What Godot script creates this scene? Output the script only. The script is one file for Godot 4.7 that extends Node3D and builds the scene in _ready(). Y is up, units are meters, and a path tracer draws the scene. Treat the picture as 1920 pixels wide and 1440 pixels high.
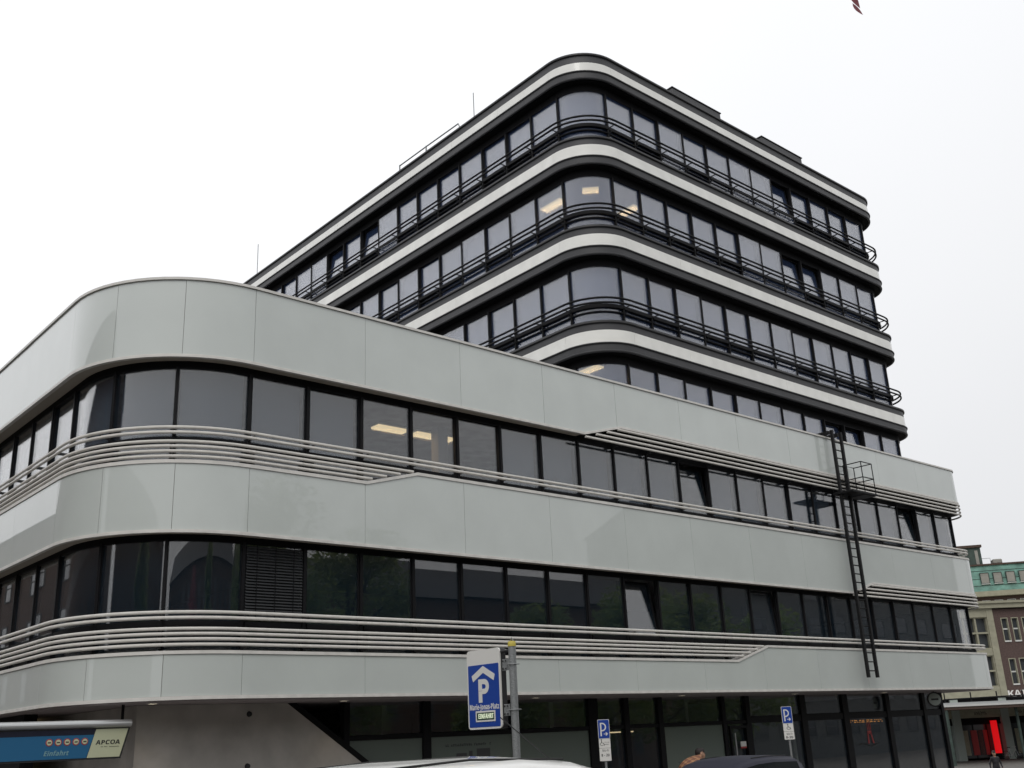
extends Node3D
# ------------------------------------------------------------------ helpers
var M := {}
var used := {}
var rng := RandomNumberGenerator.new()

class MB:
	var v := PackedVector3Array()
	var n := PackedVector3Array()
	var u := PackedVector2Array()
	var c := PackedColorArray()
	var idx := PackedInt32Array()
	var T := Transform3D.IDENTITY
	var col := Color(1, 1, 1)
	func vert(p: Vector3, nn: Vector3, uv := Vector2.ZERO) -> int:
		v.append(T * p); n.append((T.basis * nn).normalized()); u.append(uv); c.append(col)
		return v.size() - 1
	func tri3(a: Vector3, b: Vector3, d: Vector3, na: Vector3, nb: Vector3, nd: Vector3, ua := Vector2.ZERO, ub := Vector2.ZERO, ud := Vector2.ZERO) -> void:
		var i := vert(a, na, ua); var j := vert(b, nb, ub); var k := vert(d, nd, ud)
		if (b - a).cross(d - a).dot(na + nb + nd) > 0.0:
			idx.append_array([i, k, j])
		else:
			idx.append_array([i, j, k])
	func quad(a: Vector3, b: Vector3, d: Vector3, e: Vector3, nn: Vector3, uvs := [Vector2(0, 0), Vector2(1, 0), Vector2(1, 1), Vector2(0, 1)]) -> void:
		quad4(a, b, d, e, nn, nn, nn, nn, uvs)
	func quad4(a: Vector3, b: Vector3, d: Vector3, e: Vector3, na: Vector3, nb: Vector3, nd: Vector3, ne: Vector3, uvs := [Vector2(0, 0), Vector2(1, 0), Vector2(1, 1), Vector2(0, 1)]) -> void:
		var i := vert(a, na, uvs[0]); var j := vert(b, nb, uvs[1]); var k := vert(d, nd, uvs[2]); var l := vert(e, ne, uvs[3])
		if (b - a).cross(d - a).dot(na + nb + nd) + (d - a).cross(e - a).dot(na + nd + ne) > 0.0:
			idx.append_array([i, k, j, i, l, k])
		else:
			idx.append_array([i, j, k, i, k, l])
	func flat(a: Vector3, b: Vector3, d: Vector3, e: Vector3, inside: Vector3) -> void:
		var nn := (d - a).cross(e - b)
		if nn.length_squared() < 1e-14:
			return
		nn = nn.normalized()
		if nn.dot((a + b + d + e) * 0.25 - inside) < 0.0:
			nn = -nn
		quad(a, b, d, e, nn)
	# box from lo to hi with chamfered edges
	func box(lo: Vector3, hi: Vector3, ch := 0.0) -> void:
		var ctr := (lo + hi) * 0.5
		var h := (hi - lo) * 0.5
		var b := minf(ch, minf(h.x, minf(h.y, h.z)) * 0.9)
		for ax in 3:
			var a1 := (ax + 1) % 3
			var a2 := (ax + 2) % 3
			for s in [-1.0, 1.0]:
				var nn := Vector3.ZERO
				nn[ax] = s
				var q := []
				for k in [[-1.0, -1.0], [1.0, -1.0], [1.0, 1.0], [-1.0, 1.0]]:
					var p := Vector3.ZERO
					p[ax] = s * h[ax]; p[a1] = k[0] * (h[a1] - b); p[a2] = k[1] * (h[a2] - b)
					q.append(ctr + p)
				quad(q[0], q[1], q[2], q[3], nn)
			if b > 0.0:
				for s1 in [-1.0, 1.0]:
					for s2 in [-1.0, 1.0]:
						var nn2 := Vector3.ZERO
						nn2[a1] = s1; nn2[a2] = s2
						var w := []
						for k in [[-1.0, 0], [1.0, 0], [1.0, 1], [-1.0, 1]]:
							var p := Vector3.ZERO
							p[ax] = k[0] * (h[ax] - b)
							p[a1] = s1 * (h[a1] - (b if k[1] == 0 else 0.0))
							p[a2] = s2 * (h[a2] - (0.0 if k[1] == 0 else b))
							w.append(ctr + p)
						quad(w[0], w[1], w[2], w[3], nn2.normalized())
	# polygon in xy, extruded from z0 to z1
	func prism(poly: PackedVector2Array, z0: float, z1: float) -> void:
		var t := Geometry2D.triangulate_polygon(poly)
		for i in range(0, t.size(), 3):
			for zz in [[z0, Vector3(0, 0, -1)], [z1, Vector3(0, 0, 1)]]:
				var a := poly[t[i]]; var b := poly[t[i + 1]]; var d := poly[t[i + 2]]
				tri3(Vector3(a.x, a.y, zz[0]), Vector3(b.x, b.y, zz[0]), Vector3(d.x, d.y, zz[0]), zz[1], zz[1], zz[1], a, b, d)
		var ar := 0.0
		for i in poly.size():
			ar += poly[i].cross(poly[(i + 1) % poly.size()])
		for i in poly.size():
			var a := poly[i]; var b := poly[(i + 1) % poly.size()]
			var e := (b - a).normalized()
			var nn := Vector3(e.y, -e.x, 0) * signf(ar)
			quad(Vector3(a.x, a.y, z0), Vector3(b.x, b.y, z0), Vector3(b.x, b.y, z1), Vector3(a.x, a.y, z1), nn)
	# round bar along points
	func tube(pts: Array, r0: float, sides := 8, r1 := -1.0) -> void:
		if r1 < 0.0:
			r1 = r0
		var rings := []
		var side := Vector3.ZERO
		for i in pts.size():
			var d: Vector3 = (pts[mini(i + 1, pts.size() - 1)] - pts[maxi(i - 1, 0)]).normalized()
			if side == Vector3.ZERO:
				side = d.cross(Vector3.UP if absf(d.y) < 0.9 else Vector3.RIGHT).normalized()
			side = (side - d * side.dot(d)).normalized()
			var up := side.cross(d)
			var r := lerpf(r0, r1, float(i) / maxf(1.0, pts.size() - 1.0))
			var ring := []
			for k in sides:
				var a := TAU * k / sides
				var nn := side * cos(a) + up * sin(a)
				ring.append([pts[i] + nn * r, nn])
			rings.append(ring)
		for i in rings.size() - 1:
			for k in sides:
				var k2 := (k + 1) % sides
				quad4(rings[i][k][0], rings[i][k2][0], rings[i + 1][k2][0], rings[i + 1][k][0], rings[i][k][1], rings[i][k2][1], rings[i + 1][k2][1], rings[i + 1][k][1])
		for e in [0, rings.size() - 1]:
			var dd: Vector3 = (pts[0] - pts[1]).normalized() if e == 0 else (pts[e] - pts[e - 1]).normalized()
			for k in range(1, sides - 1):
				tri3(rings[e][0][0], rings[e][k][0], rings[e][k + 1][0], dd, dd, dd)
	# turned profile of (radius, height) about y
	func lathe(prof: Array, segs := 16) -> void:
		for i in prof.size() - 1:
			var a: Vector2 = prof[i]
			var b: Vector2 = prof[i + 1]
			var e := (b - a).normalized()
			var m := Vector2(e.y, -e.x)
			for k in segs:
				var t0 := TAU * k / segs; var t1 := TAU * (k + 1) / segs
				var d0 := Vector3(cos(t0), 0, sin(t0)); var d1 := Vector3(cos(t1), 0, sin(t1))
				quad4(d0 * a.x + Vector3.UP * a.y, d1 * a.x + Vector3.UP * a.y, d1 * b.x + Vector3.UP * b.y, d0 * b.x + Vector3.UP * b.y, d0 * m.x + Vector3.UP * m.y, d1 * m.x + Vector3.UP * m.y, d1 * m.x + Vector3.UP * m.y, d0 * m.x + Vector3.UP * m.y)
	func done(colours := false) -> ArrayMesh:
		var a := []
		a.resize(Mesh.ARRAY_MAX)
		a[Mesh.ARRAY_VERTEX] = v; a[Mesh.ARRAY_NORMAL] = n; a[Mesh.ARRAY_TEX_UV] = u; a[Mesh.ARRAY_INDEX] = idx
		if colours:
			a[Mesh.ARRAY_COLOR] = c
		var m := ArrayMesh.new()
		m.add_surface_from_arrays(Mesh.PRIMITIVE_TRIANGLES, a)
		return m

# outline of a building with two rounded street corners; s runs along it, 0 where the front begins
class Outline:
	var xl: float
	var zf: float
	var xr: float
	var r1: float
	var r2: float
	var a1: float
	var lf: float
	var a2: float
	func _init(l: float, f: float, r: float, p: float, q: float) -> void:
		xl = l; zf = f; xr = r; r1 = p; r2 = q
		a1 = PI / 2 * r1; a2 = PI / 2 * r2; lf = xr - r2 - xl - r1
	func frame(s: float, off := 0.0, y := 0.0) -> Transform3D:
		var p: Vector3; var nn: Vector3
		if s < -a1:
			nn = Vector3(-1, 0, 0); p = Vector3(xl, 0, zf - r1 + s + a1)
		elif s < 0.0:
			var a := -s / r1
			nn = Vector3(-sin(a), 0, cos(a)); p = Vector3(xl + r1, 0, zf - r1) + nn * r1
		elif s <= lf:
			nn = Vector3(0, 0, 1); p = Vector3(xl + r1 + s, 0, zf)
		elif s < lf + a2:
			var a := (s - lf) / r2
			nn = Vector3(sin(a), 0, cos(a)); p = Vector3(xr - r2, 0, zf - r2) + nn * r2
		else:
			nn = Vector3(1, 0, 0); p = Vector3(xr, 0, zf - r2 - (s - lf - a2))
		return Transform3D(Basis(Vector3.UP.cross(nn), Vector3.UP, nn), p + nn * off + Vector3(0, y, 0))
	func steps(s0: float, s1: float) -> Array:
		var o := [s0]
		for arc in [[-a1, 0.0], [lf, lf + a2]]:
			for k in 17:
				var s := lerpf(arc[0], arc[1], k / 16.0)
				if s > s0 + 1e-4 and s < s1 - 1e-4:
					o.append(s)
		o.append(s1)
		return o
	func straight(s0: float, s1: float) -> bool:
		return (s1 <= -a1 + 1e-4) or (s0 >= -1e-4 and s1 <= lf + 1e-4) or s0 >= lf + a2 - 1e-4
	func sx(x: float) -> float:
		return x - xl - r1
	# closed profile of (offset, y) swept from s0 to s1
	func sweep(b: MB, prof: Array, s0: float, s1: float, caps := true) -> void:
		var st := steps(s0, s1)
		var fr := []
		for s in st:
			fr.append(frame(s))
		var ar := 0.0
		for i in prof.size():
			ar += prof[i].cross(prof[(i + 1) % prof.size()])
		for i in prof.size():
			var p: Vector2 = prof[i]
			var q: Vector2 = prof[(i + 1) % prof.size()]
			var e := (q - p).normalized()
			var m := Vector2(e.y, -e.x) * signf(ar)
			for k in fr.size() - 1:
				var f: Transform3D = fr[k]
				var g: Transform3D = fr[k + 1]
				var nf: Vector3 = f.basis.z * m.x + Vector3.UP * m.y
				var ng: Vector3 = g.basis.z * m.x + Vector3.UP * m.y
				b.quad4(f.origin + f.basis.z * p.x + Vector3.UP * p.y, g.origin + g.basis.z * p.x + Vector3.UP * p.y, g.origin + g.basis.z * q.x + Vector3.UP * q.y, f.origin + f.basis.z * q.x + Vector3.UP * q.y, nf, ng, ng, nf)
		if caps:
			var t := Geometry2D.triangulate_polygon(PackedVector2Array(prof))
			for end in [[fr[0], -1.0], [fr[-1], 1.0]]:
				var f: Transform3D = end[0]
				var nn: Vector3 = f.basis.x * end[1]
				for i in range(0, t.size(), 3):
					var w := []
					for k in 3:
						var p: Vector2 = prof[t[i + k]]
						w.append(f.origin + f.basis.z * p.x + Vector3.UP * p.y)
					b.tri3(w[0], w[1], w[2], nn, nn, nn)
	# slab inside the outline
	func slab(b: MB, off: float, y0: float, y1: float, zb: float) -> void:
		var poly := PackedVector2Array()
		var e1 := -a1 - (zf - r1 - zb)
		var e2 := lf + a2 + (zf - r2 - zb)
		for s in steps(e1, e2):
			var p := frame(s, off).origin
			poly.append(Vector2(p.x, -p.z))
		var keep := b.T
		b.T = Transform3D(Basis(Vector3(1, 0, 0), Vector3(0, 0, -1), Vector3(0, 1, 0)), Vector3.ZERO)
		b.prism(poly, y0, y1)
		b.T = keep

func rect(o0: float, o1: float, y0: float, y1: float) -> Array:
	return [Vector2(o0, y0), Vector2(o1, y0), Vector2(o1, y1), Vector2(o0, y1)]
func bar(o: float, y: float, w: float, h: float) -> Array:   # octagonal bar profile
	var c := minf(w, h) * 0.28
	return [Vector2(o - w / 2 + c, y - h / 2), Vector2(o + w / 2 - c, y - h / 2), Vector2(o + w / 2, y - h / 2 + c), Vector2(o + w / 2, y + h / 2 - c), Vector2(o + w / 2 - c, y + h / 2), Vector2(o - w / 2 + c, y + h / 2), Vector2(o - w / 2, y + h / 2 - c), Vector2(o - w / 2, y - h / 2 + c)]

func numbered(called: String) -> String:
	var k: int = used.get(called, 0)
	used[called] = k + 1
	return called if k == 0 else "%s_%03d" % [called, k]
func thing(called: String, label: String, category: String, at := Vector3.ZERO, turn := 0.0, group := "") -> Node3D:
	var o := Node3D.new()
	o.name = numbered(called); add_child(o)
	o.position = at; o.rotation.y = turn
	o.set_meta("label", label); o.set_meta("category", category)
	if group != "":
		o.set_meta("group", group)
	return o
func part(parent: Node3D, called: String, mesh: Mesh, m: Material, t := Transform3D.IDENTITY) -> MeshInstance3D:
	var o := MeshInstance3D.new()
	o.name = called; o.mesh = mesh; o.material_override = m; o.transform = t
	parent.add_child(o, true)
	return o
func node(parent: Node3D, called: String, t := Transform3D.IDENTITY) -> Node3D:
	var o := Node3D.new()
	o.name = called; o.transform = t
	parent.add_child(o, true)
	return o
func struct(called: String, mesh: Mesh, m: Material) -> MeshInstance3D:
	var o := part(self, called, mesh, m)
	o.set_meta("kind", "structure")
	return o
func bx(lo: Vector3, hi: Vector3, ch := 0.0) -> ArrayMesh:
	var b := MB.new()
	b.box(lo, hi, ch)
	return b.done()
func tb(pts: Array, r: float, sides := 8) -> ArrayMesh:
	var b := MB.new()
	b.tube(pts, r, sides)
	return b.done()
func words(parent: Node3D, called: String, text: String, height: float, m: Material, t: Transform3D, bold := false, slant := 0.0, width := 0.0, serif := false) -> MeshInstance3D:
	var f := SystemFont.new()
	f.font_names = PackedStringArray(["Droid Serif" if serif else "Droid Sans"])
	f.font_weight = 700 if bold else 400
	var tm := TextMesh.new()
	tm.text = text; tm.font = f; tm.font_size = 64; tm.depth = 0.02 / maxf(height, 0.01) * 0.1
	tm.pixel_size = 0.01; tm.curve_step = 2.0
	var box := tm.get_aabb()
	var cap := 0.46
	var k := height / cap
	var kx := k
	if width > 0.0:
		kx = width / maxf(box.size.x, 0.01)
	tm.depth = 0.004 / k
	var b := Basis(Vector3(kx, 0, 0), Vector3(slant * k, k, 0), Vector3(0, 0, k))
	return part(parent, called, tm, m, t * Transform3D(b, Vector3.ZERO))
# a line of print too small to read: short upright strokes
func strokes(parent: Node3D, called: String, at: Vector3, w: float, h: float, count: int, sd: int) -> void:
	var r := RandomNumberGenerator.new()
	r.seed = sd
	var b := MB.new()
	var d := w / count
	for k in count:
		if r.randf() < 0.12:
			continue
		var x := k * d
		b.box(Vector3(x, 0, 0), Vector3(x + d * 0.28, h * r.randf_range(0.7, 1.0), 0.003))
		var y := h * r.randf_range(0.0, 0.75)
		b.box(Vector3(x + d * 0.28, y, 0), Vector3(x + d * 0.75, y + h * 0.22, 0.003))
	part(parent, called, b.done(), M.sign_black, Transform3D(Basis.IDENTITY, at))
func g(x: float) -> float:        # the street falls away to the right
	return clampf(-0.0375 * x, -1.88, 0.0)

func mk(key: String, col: Color, rough := 0.6, metal := 0.0) -> StandardMaterial3D:
	var m := StandardMaterial3D.new()
	m.albedo_color = col.linear_to_srgb()
	m.roughness = rough; m.metallic = metal
	m.resource_name = key
	M[key] = m
	return m
# tileable noise that varies a colour between lo and hi
func noise_tex(sd: int, freq: float, lo: float, hi: float, size := 256, stretch := 1) -> ImageTexture:
	var f := FastNoiseLite.new()
	f.seed = sd; f.frequency = freq; f.fractal_octaves = 4
	var im := f.get_seamless_image(size, size / stretch)
	if stretch > 1:
		im.resize(size, size, Image.INTERPOLATE_CUBIC)
	im.convert(Image.FORMAT_RGB8)
	for y in size:
		for x in size:
			var k := lerpf(lo, hi, im.get_pixel(x, y).r)
			im.set_pixel(x, y, Color(k, k, k))
	return ImageTexture.create_from_image(im)
func grain(m: StandardMaterial3D, t: Texture2D, scale: float) -> void:
	m.albedo_texture = t
	m.uv1_triplanar = true; m.uv1_world_triplanar = true
	m.uv1_scale = Vector3(scale, scale, scale)

func make_materials() -> void:
	var fine := noise_tex(3, 0.03, 0.9, 1.0)
	var patch := noise_tex(7, 0.012, 0.86, 1.0, 512)
	var rough_patch := noise_tex(11, 0.02, 0.6, 1.0, 512)
	var m := mk("panel", Color(0.572, 0.61, 0.585), 0.35)
	m.clearcoat_enabled = true; m.clearcoat = 1.0; m.clearcoat_roughness = 0.015
	var soft := noise_tex(5, 0.012, 0.965, 1.0, 512)
	grain(m, soft, 0.11)
	for k in 2:
		var m2: StandardMaterial3D = m.duplicate()
		var q := 1.016 if k == 0 else 0.984
		m2.albedo_color = Color(0.572 * q, 0.61 * q, 0.585 * q).linear_to_srgb()
		M["panel_%d" % k] = m2
	m = mk("tower_panel", Color(0.84, 0.835, 0.79), 0.35)
	m.clearcoat_enabled = true; m.clearcoat = 0.7; m.clearcoat_roughness = 0.03
	grain(m, noise_tex(6, 0.02, 0.93, 1.0, 512), 0.13)
	grain(mk("trim", Color(0.74, 0.72, 0.68), 0.45), fine, 0.4)
	grain(mk("rail", Color(0.74, 0.715, 0.67), 0.4), fine, 0.5)
	grain(mk("dark_metal", Color(0.032, 0.032, 0.034), 0.42), fine, 0.5)
	grain(mk("grey_metal", Color(0.047, 0.047, 0.051), 0.5), patch, 0.25)
	grain(mk("black_metal", Color(0.016, 0.016, 0.017), 0.5), fine, 0.5)
	mk("frame", Color(0.009, 0.009, 0.0105), 0.5)
	mk("joint", Color(0.4, 0.36, 0.31), 0.9)
	mk("head", Color(0.008, 0.008, 0.009), 0.7)
	for k in ["head", "frame", "black_metal"]:
		M[k].metallic_specular = 0.25
	m = mk("glass", Color(0.035, 0.07, 0.11, 1), 0.0)
	m.albedo_color.a = 0.05
	m.transparency = BaseMaterial3D.TRANSPARENCY_ALPHA
	m = mk("tower_glass", Color(0.10, 0.16, 0.34, 1), 0.0)
	m.albedo_color.a = 0.07
	m.transparency = BaseMaterial3D.TRANSPARENCY_ALPHA
	m = mk("film_glass", Color(0.19, 0.225, 0.2), 0.12)
	m.albedo_color.a = 0.8
	m.transparency = BaseMaterial3D.TRANSPARENCY_ALPHA
	mk("screen", Color(0.225, 0.24, 0.275), 0.9)
	mk("screen_dark", Color(0.055, 0.07, 0.095), 0.9)
	mk("screen_b", Color(0.2, 0.215, 0.25), 0.9)
	mk("interior", Color(0.07, 0.07, 0.072), 0.9)
	mk("interior_ceiling", Color(0.16, 0.16, 0.16), 0.9)
	mk("shop_wall", Color(0.34, 0.38, 0.35), 0.8)
	grain(mk("soffit", Color(0.42, 0.37, 0.38), 0.6), fine, 0.3)
	grain(mk("plaster", Color(0.5, 0.47, 0.435), 0.85), patch, 0.2)
	grain(mk("roofing", Color(0.16, 0.16, 0.155), 0.9), rough_patch, 0.2)
	grain(mk("asphalt", Color(0.05, 0.05, 0.052), 0.75), rough_patch, 0.3)
	grain(mk("paving", Color(0.18, 0.17, 0.155), 0.8), rough_patch, 0.35)
	grain(mk("kerb", Color(0.3, 0.29, 0.28), 0.8), rough_patch, 0.5)
	grain(mk("galvanised", Color(0.36, 0.375, 0.38), 0.42, 0.35), noise_tex(21, 0.05, 0.72, 1.0), 2.5)
	mk("sign_white", Color(0.72, 0.71, 0.68), 0.35)
	mk("sign_blue", Color(0.012, 0.055, 0.32), 0.3)
	mk("sign_black", Color(0.02, 0.02, 0.022), 0.5)
	mk("yellow", Color(0.55, 0.45, 0.08), 0.5)
	mk("apcoa_blue", Color(0.02, 0.12, 0.25), 0.35)
	mk("apcoa_cream", Color(0.5, 0.52, 0.36), 0.4)
	mk("apcoa_navy", Color(0.012, 0.014, 0.03), 0.35)
	mk("apcoa_text", Color(0.18, 0.33, 0.36), 0.4)
	mk("red", Color(0.35, 0.03, 0.03), 0.5)
	mk("led_green", Color(0.02, 0.06, 0.035), 0.4)
	m = mk("aluminium", Color(0.55, 0.56, 0.56), 0.35, 0.6)
	m = mk("car_white", Color(0.74, 0.74, 0.72), 0.35)
	m.clearcoat_enabled = true; m.clearcoat = 1.0; m.clearcoat_roughness = 0.02
	m = mk("car_dark", Color(0.02, 0.021, 0.034), 0.5)
	m.metallic_specular = 0.3
	mk("car_glass", Color(0.015, 0.018, 0.02), 0.03)
	mk("rubber", Color(0.018, 0.018, 0.018), 0.8)
	mk("lamp_lens", Color(0.3, 0.3, 0.3), 0.1)
	grain(mk("brick_wall", Color(0.13, 0.085, 0.075), 0.9), noise_tex(31, 0.06, 0.7, 1.0), 0.5)
	grain(mk("brick_dark", Color(0.10, 0.065, 0.05), 0.9), noise_tex(32, 0.06, 0.7, 1.0), 0.5)
	grain(mk("sandstone", Color(0.36, 0.345, 0.255), 0.85), patch, 0.3)
	grain(mk("copper_green", Color(0.21, 0.42, 0.35), 0.7), rough_patch, 0.12)
	grain(mk("copper_dark", Color(0.065, 0.1, 0.085), 0.7), rough_patch, 0.15)
	grain(mk("roof_slate", Color(0.06, 0.062, 0.07), 0.8), rough_patch, 0.3)
	grain(mk("render_pale", Color(0.32, 0.31, 0.28), 0.9), patch, 0.2)
	grain(mk("grey_render", Color(0.13, 0.135, 0.135), 0.9), patch, 0.2)
	mk("far_glass", Color(0.05, 0.055, 0.06), 0.06)
	mk("window_white", Color(0.6, 0.6, 0.58), 0.6)
	grain(mk("bark", Color(0.075, 0.06, 0.045), 0.95), noise_tex(41, 0.05, 0.5, 1.0), 1.2)
	for k in [["leaf_a", Color(0.045, 0.085, 0.025)], ["leaf_b", Color(0.035, 0.065, 0.022)], ["leaf_red", Color(0.11, 0.02, 0.028)]]:
		m = mk(k[0], k[1], 0.55)
		m.backlight = Color(0.25, 0.3, 0.1).linear_to_srgb() if k[0] != "leaf_red" else Color(0.3, 0.06, 0.08).linear_to_srgb()
		m.backlight_enabled = true
	m = mk("body", Color(1, 1, 1), 0.75)
	m.vertex_color_use_as_albedo = true
	m = mk("blind", Color(0.045, 0.047, 0.05), 0.45)
	glow("lamp_warm", Color(1.0, 0.8, 0.46), 0.75)
	glow("lamp_spot", Color(1.0, 0.9, 0.68), 2.6)
	glow("led_orange", Color(1.0, 0.42, 0.08), 0.5)
	glow("sign_red", Color(0.85, 0.004, 0.008), 0.6)
	glow("led_text", Color(0.8, 0.9, 0.65), 0.55)
func glow(key: String, col: Color, e: float) -> void:
	var m := mk(key, col * 0.5, 0.5)
	m.emission_enabled = true
	m.emission = col.linear_to_srgb()
	m.emission_energy_multiplier = e

# ------------------------------------------------------------------ windows
var cache := {}
const TWO := [[0.0, 1.0], [-0.006, -1.0], [-0.022, 1.0], [-0.028, -1.0]]                # double glazing: two sheets, four faces
const THREE := [[0.0, 1.0], [-0.005, -1.0], [-0.017, 1.0], [-0.022, -1.0], [-0.034, 1.0], [-0.039, -1.0]]   # triple glazing
func pane_mesh(w: float, y0: float, y1: float, sheets := TWO) -> ArrayMesh:
	var key := "p%.3f_%.3f_%.3f_%d" % [w, y0, y1, sheets.size()]
	if not cache.has(key):
		var b := MB.new()
		for z in sheets:
			b.quad(Vector3(-w / 2, y0, z[0]), Vector3(w / 2, y0, z[0]), Vector3(w / 2, y1, z[0]), Vector3(-w / 2, y1, z[0]), Vector3(0, 0, z[1]))
		cache[key] = b.done()
	return cache[key]
func ring_mesh(w: float, y0: float, y1: float, t: float, z0: float, z1: float, bars: Array) -> ArrayMesh:
	var key := "r%.3f_%.3f_%.3f_%.3f_%.3f_%s" % [w, y0, y1, t, z1, bars]
	if not cache.has(key):
		var b := MB.new()
		b.box(Vector3(-w / 2, y0, z0), Vector3(-w / 2 + t, y1, z1), 0.004)
		b.box(Vector3(w / 2 - t, y0, z0), Vector3(w / 2, y1, z1), 0.004)
		b.box(Vector3(-w / 2 + t, y0, z0), Vector3(w / 2 - t, y0 + t, z1), 0.004)
		b.box(Vector3(-w / 2 + t, y1 - t, z0), Vector3(w / 2 - t, y1, z1), 0.004)
		for k in bars:
			b.box(Vector3(-w / 2 + t, k[0], z0), Vector3(w / 2 - t, k[1], z1 + k[2]), 0.004)
		cache[key] = b.done()
	return cache[key]
# one glazed bay between two mullions; bars = transoms; tilt > 0 leans the upper sash inwards
func window_bay(owner: Node3D, ol: Outline, s0: float, s1: float, off: float, y0: float, yt: float, y1: float, bars: Array, tilt := 0.0, clear_bay := false) -> void:
	var w := s1 - s0 - 0.062
	var sheets := THREE if ol == T else TWO
	var gm: Material = M.tower_glass if ol == T else M.glass
	if ol.straight(s0, s1):
		var fr := ol.frame((s0 + s1) / 2, off, 0.0)
		var win := node(owner, "window", fr)
		part(win, "frame", ring_mesh(w, y0, y1, 0.032, -0.07, 0.022, bars), M.frame)
		var lean := Basis(Vector3.UP, rng.randf_range(-0.0035, 0.0035)) * Basis(Vector3.RIGHT, rng.randf_range(-0.003, 0.003))
		part(win, "pane", pane_mesh(w - 0.05, y0 + 0.03, yt - 0.01, sheets), gm, Transform3D(lean, Vector3.ZERO))
		if (ol == T or y0 > 6.0) and tilt == 0.0 and not clear_bay:
			var drop := lerpf(y1, y0, 1.0 if rng.randf() < 0.8 else rng.randf_range(0.55, 0.95))
			part(win, "roller_blind", bx(Vector3(-w / 2 + 0.06, drop, -0.16), Vector3(w / 2 - 0.06, y1 - 0.02, -0.155)), (M.screen if rng.randf() < 0.7 else M.screen_b) if ol == T else M.screen_dark)
		if tilt > 0.0:
			var h := y1 - yt
			var t := Transform3D(Basis(Vector3.RIGHT, -tilt), Vector3(0, yt + 0.03, -0.03))
			part(win, "sash", ring_mesh(w - 0.07, 0.0, h - 0.07, 0.05, -0.05, 0.02, []), M.frame, t)
			part(win, "pane", pane_mesh(w - 0.15, 0.045, h - 0.115, sheets), gm, t)
		else:
			part(win, "pane", pane_mesh(w - 0.05, yt + 0.01, y1 - 0.03, sheets), gm, Transform3D(lean, Vector3(0, 0, 0)))
	else:
		var win := node(owner, "window")
		var e0 := s0 + 0.031
		var e1 := s1 - 0.031
		var b: MB
		for k in [[y0, y0 + 0.032, 0.022], [y1 - 0.032, y1, 0.022]] + bars.map(func(q): return [q[0], q[1], 0.022 + q[2]]):
			b = MB.new()
			ol.sweep(b, rect(off - 0.07, off + k[2], k[0], k[1]), e0, e1)
			part(win, "frame_bar", b.done(), M.frame)
		if (ol == T or y0 > 6.0) and not clear_bay:
			b = MB.new()
			ol.sweep(b, rect(off - 0.16, off - 0.155, y0 + 0.01, y1 - 0.02), e0 + 0.03, e1 - 0.03)
			part(win, "roller_blind", b.done(), M.screen if ol == T else M.screen_dark)
		for yy in [[y0 + 0.03, yt - 0.01], [yt + 0.01, y1 - 0.03]]:
			b = MB.new()
			var st := ol.steps(e0, e1)
			for z in sheets:
				for k in st.size() - 1:
					var f := ol.frame(st[k], off + z[0]); var h := ol.frame(st[k + 1], off + z[0])
					b.quad4(f.origin + Vector3.UP * yy[0], h.origin + Vector3.UP * yy[0], h.origin + Vector3.UP * yy[1], f.origin + Vector3.UP * yy[1], f.basis.z * z[1], h.basis.z * z[1], h.basis.z * z[1], f.basis.z * z[1])
			part(win, "pane", b.done(), gm)

# ------------------------------------------------------------------ podium
var P := Outline.new(0.0, 0.0, 33.0, 2.7, 0.85)
var T := Outline.new(14.74, -1.585, 33.35, 1.5, 1.2)
const BACK := -30.0
func lerp_line(pts: Array, x: float) -> float:
	for i in pts.size() - 1:
		if x <= pts[i + 1].x:
			return lerpf(pts[i].y, pts[i + 1].y, clampf((x - pts[i].x) / maxf(1e-4, pts[i + 1].x - pts[i].x), 0, 1))
	return pts[-1].y
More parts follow.
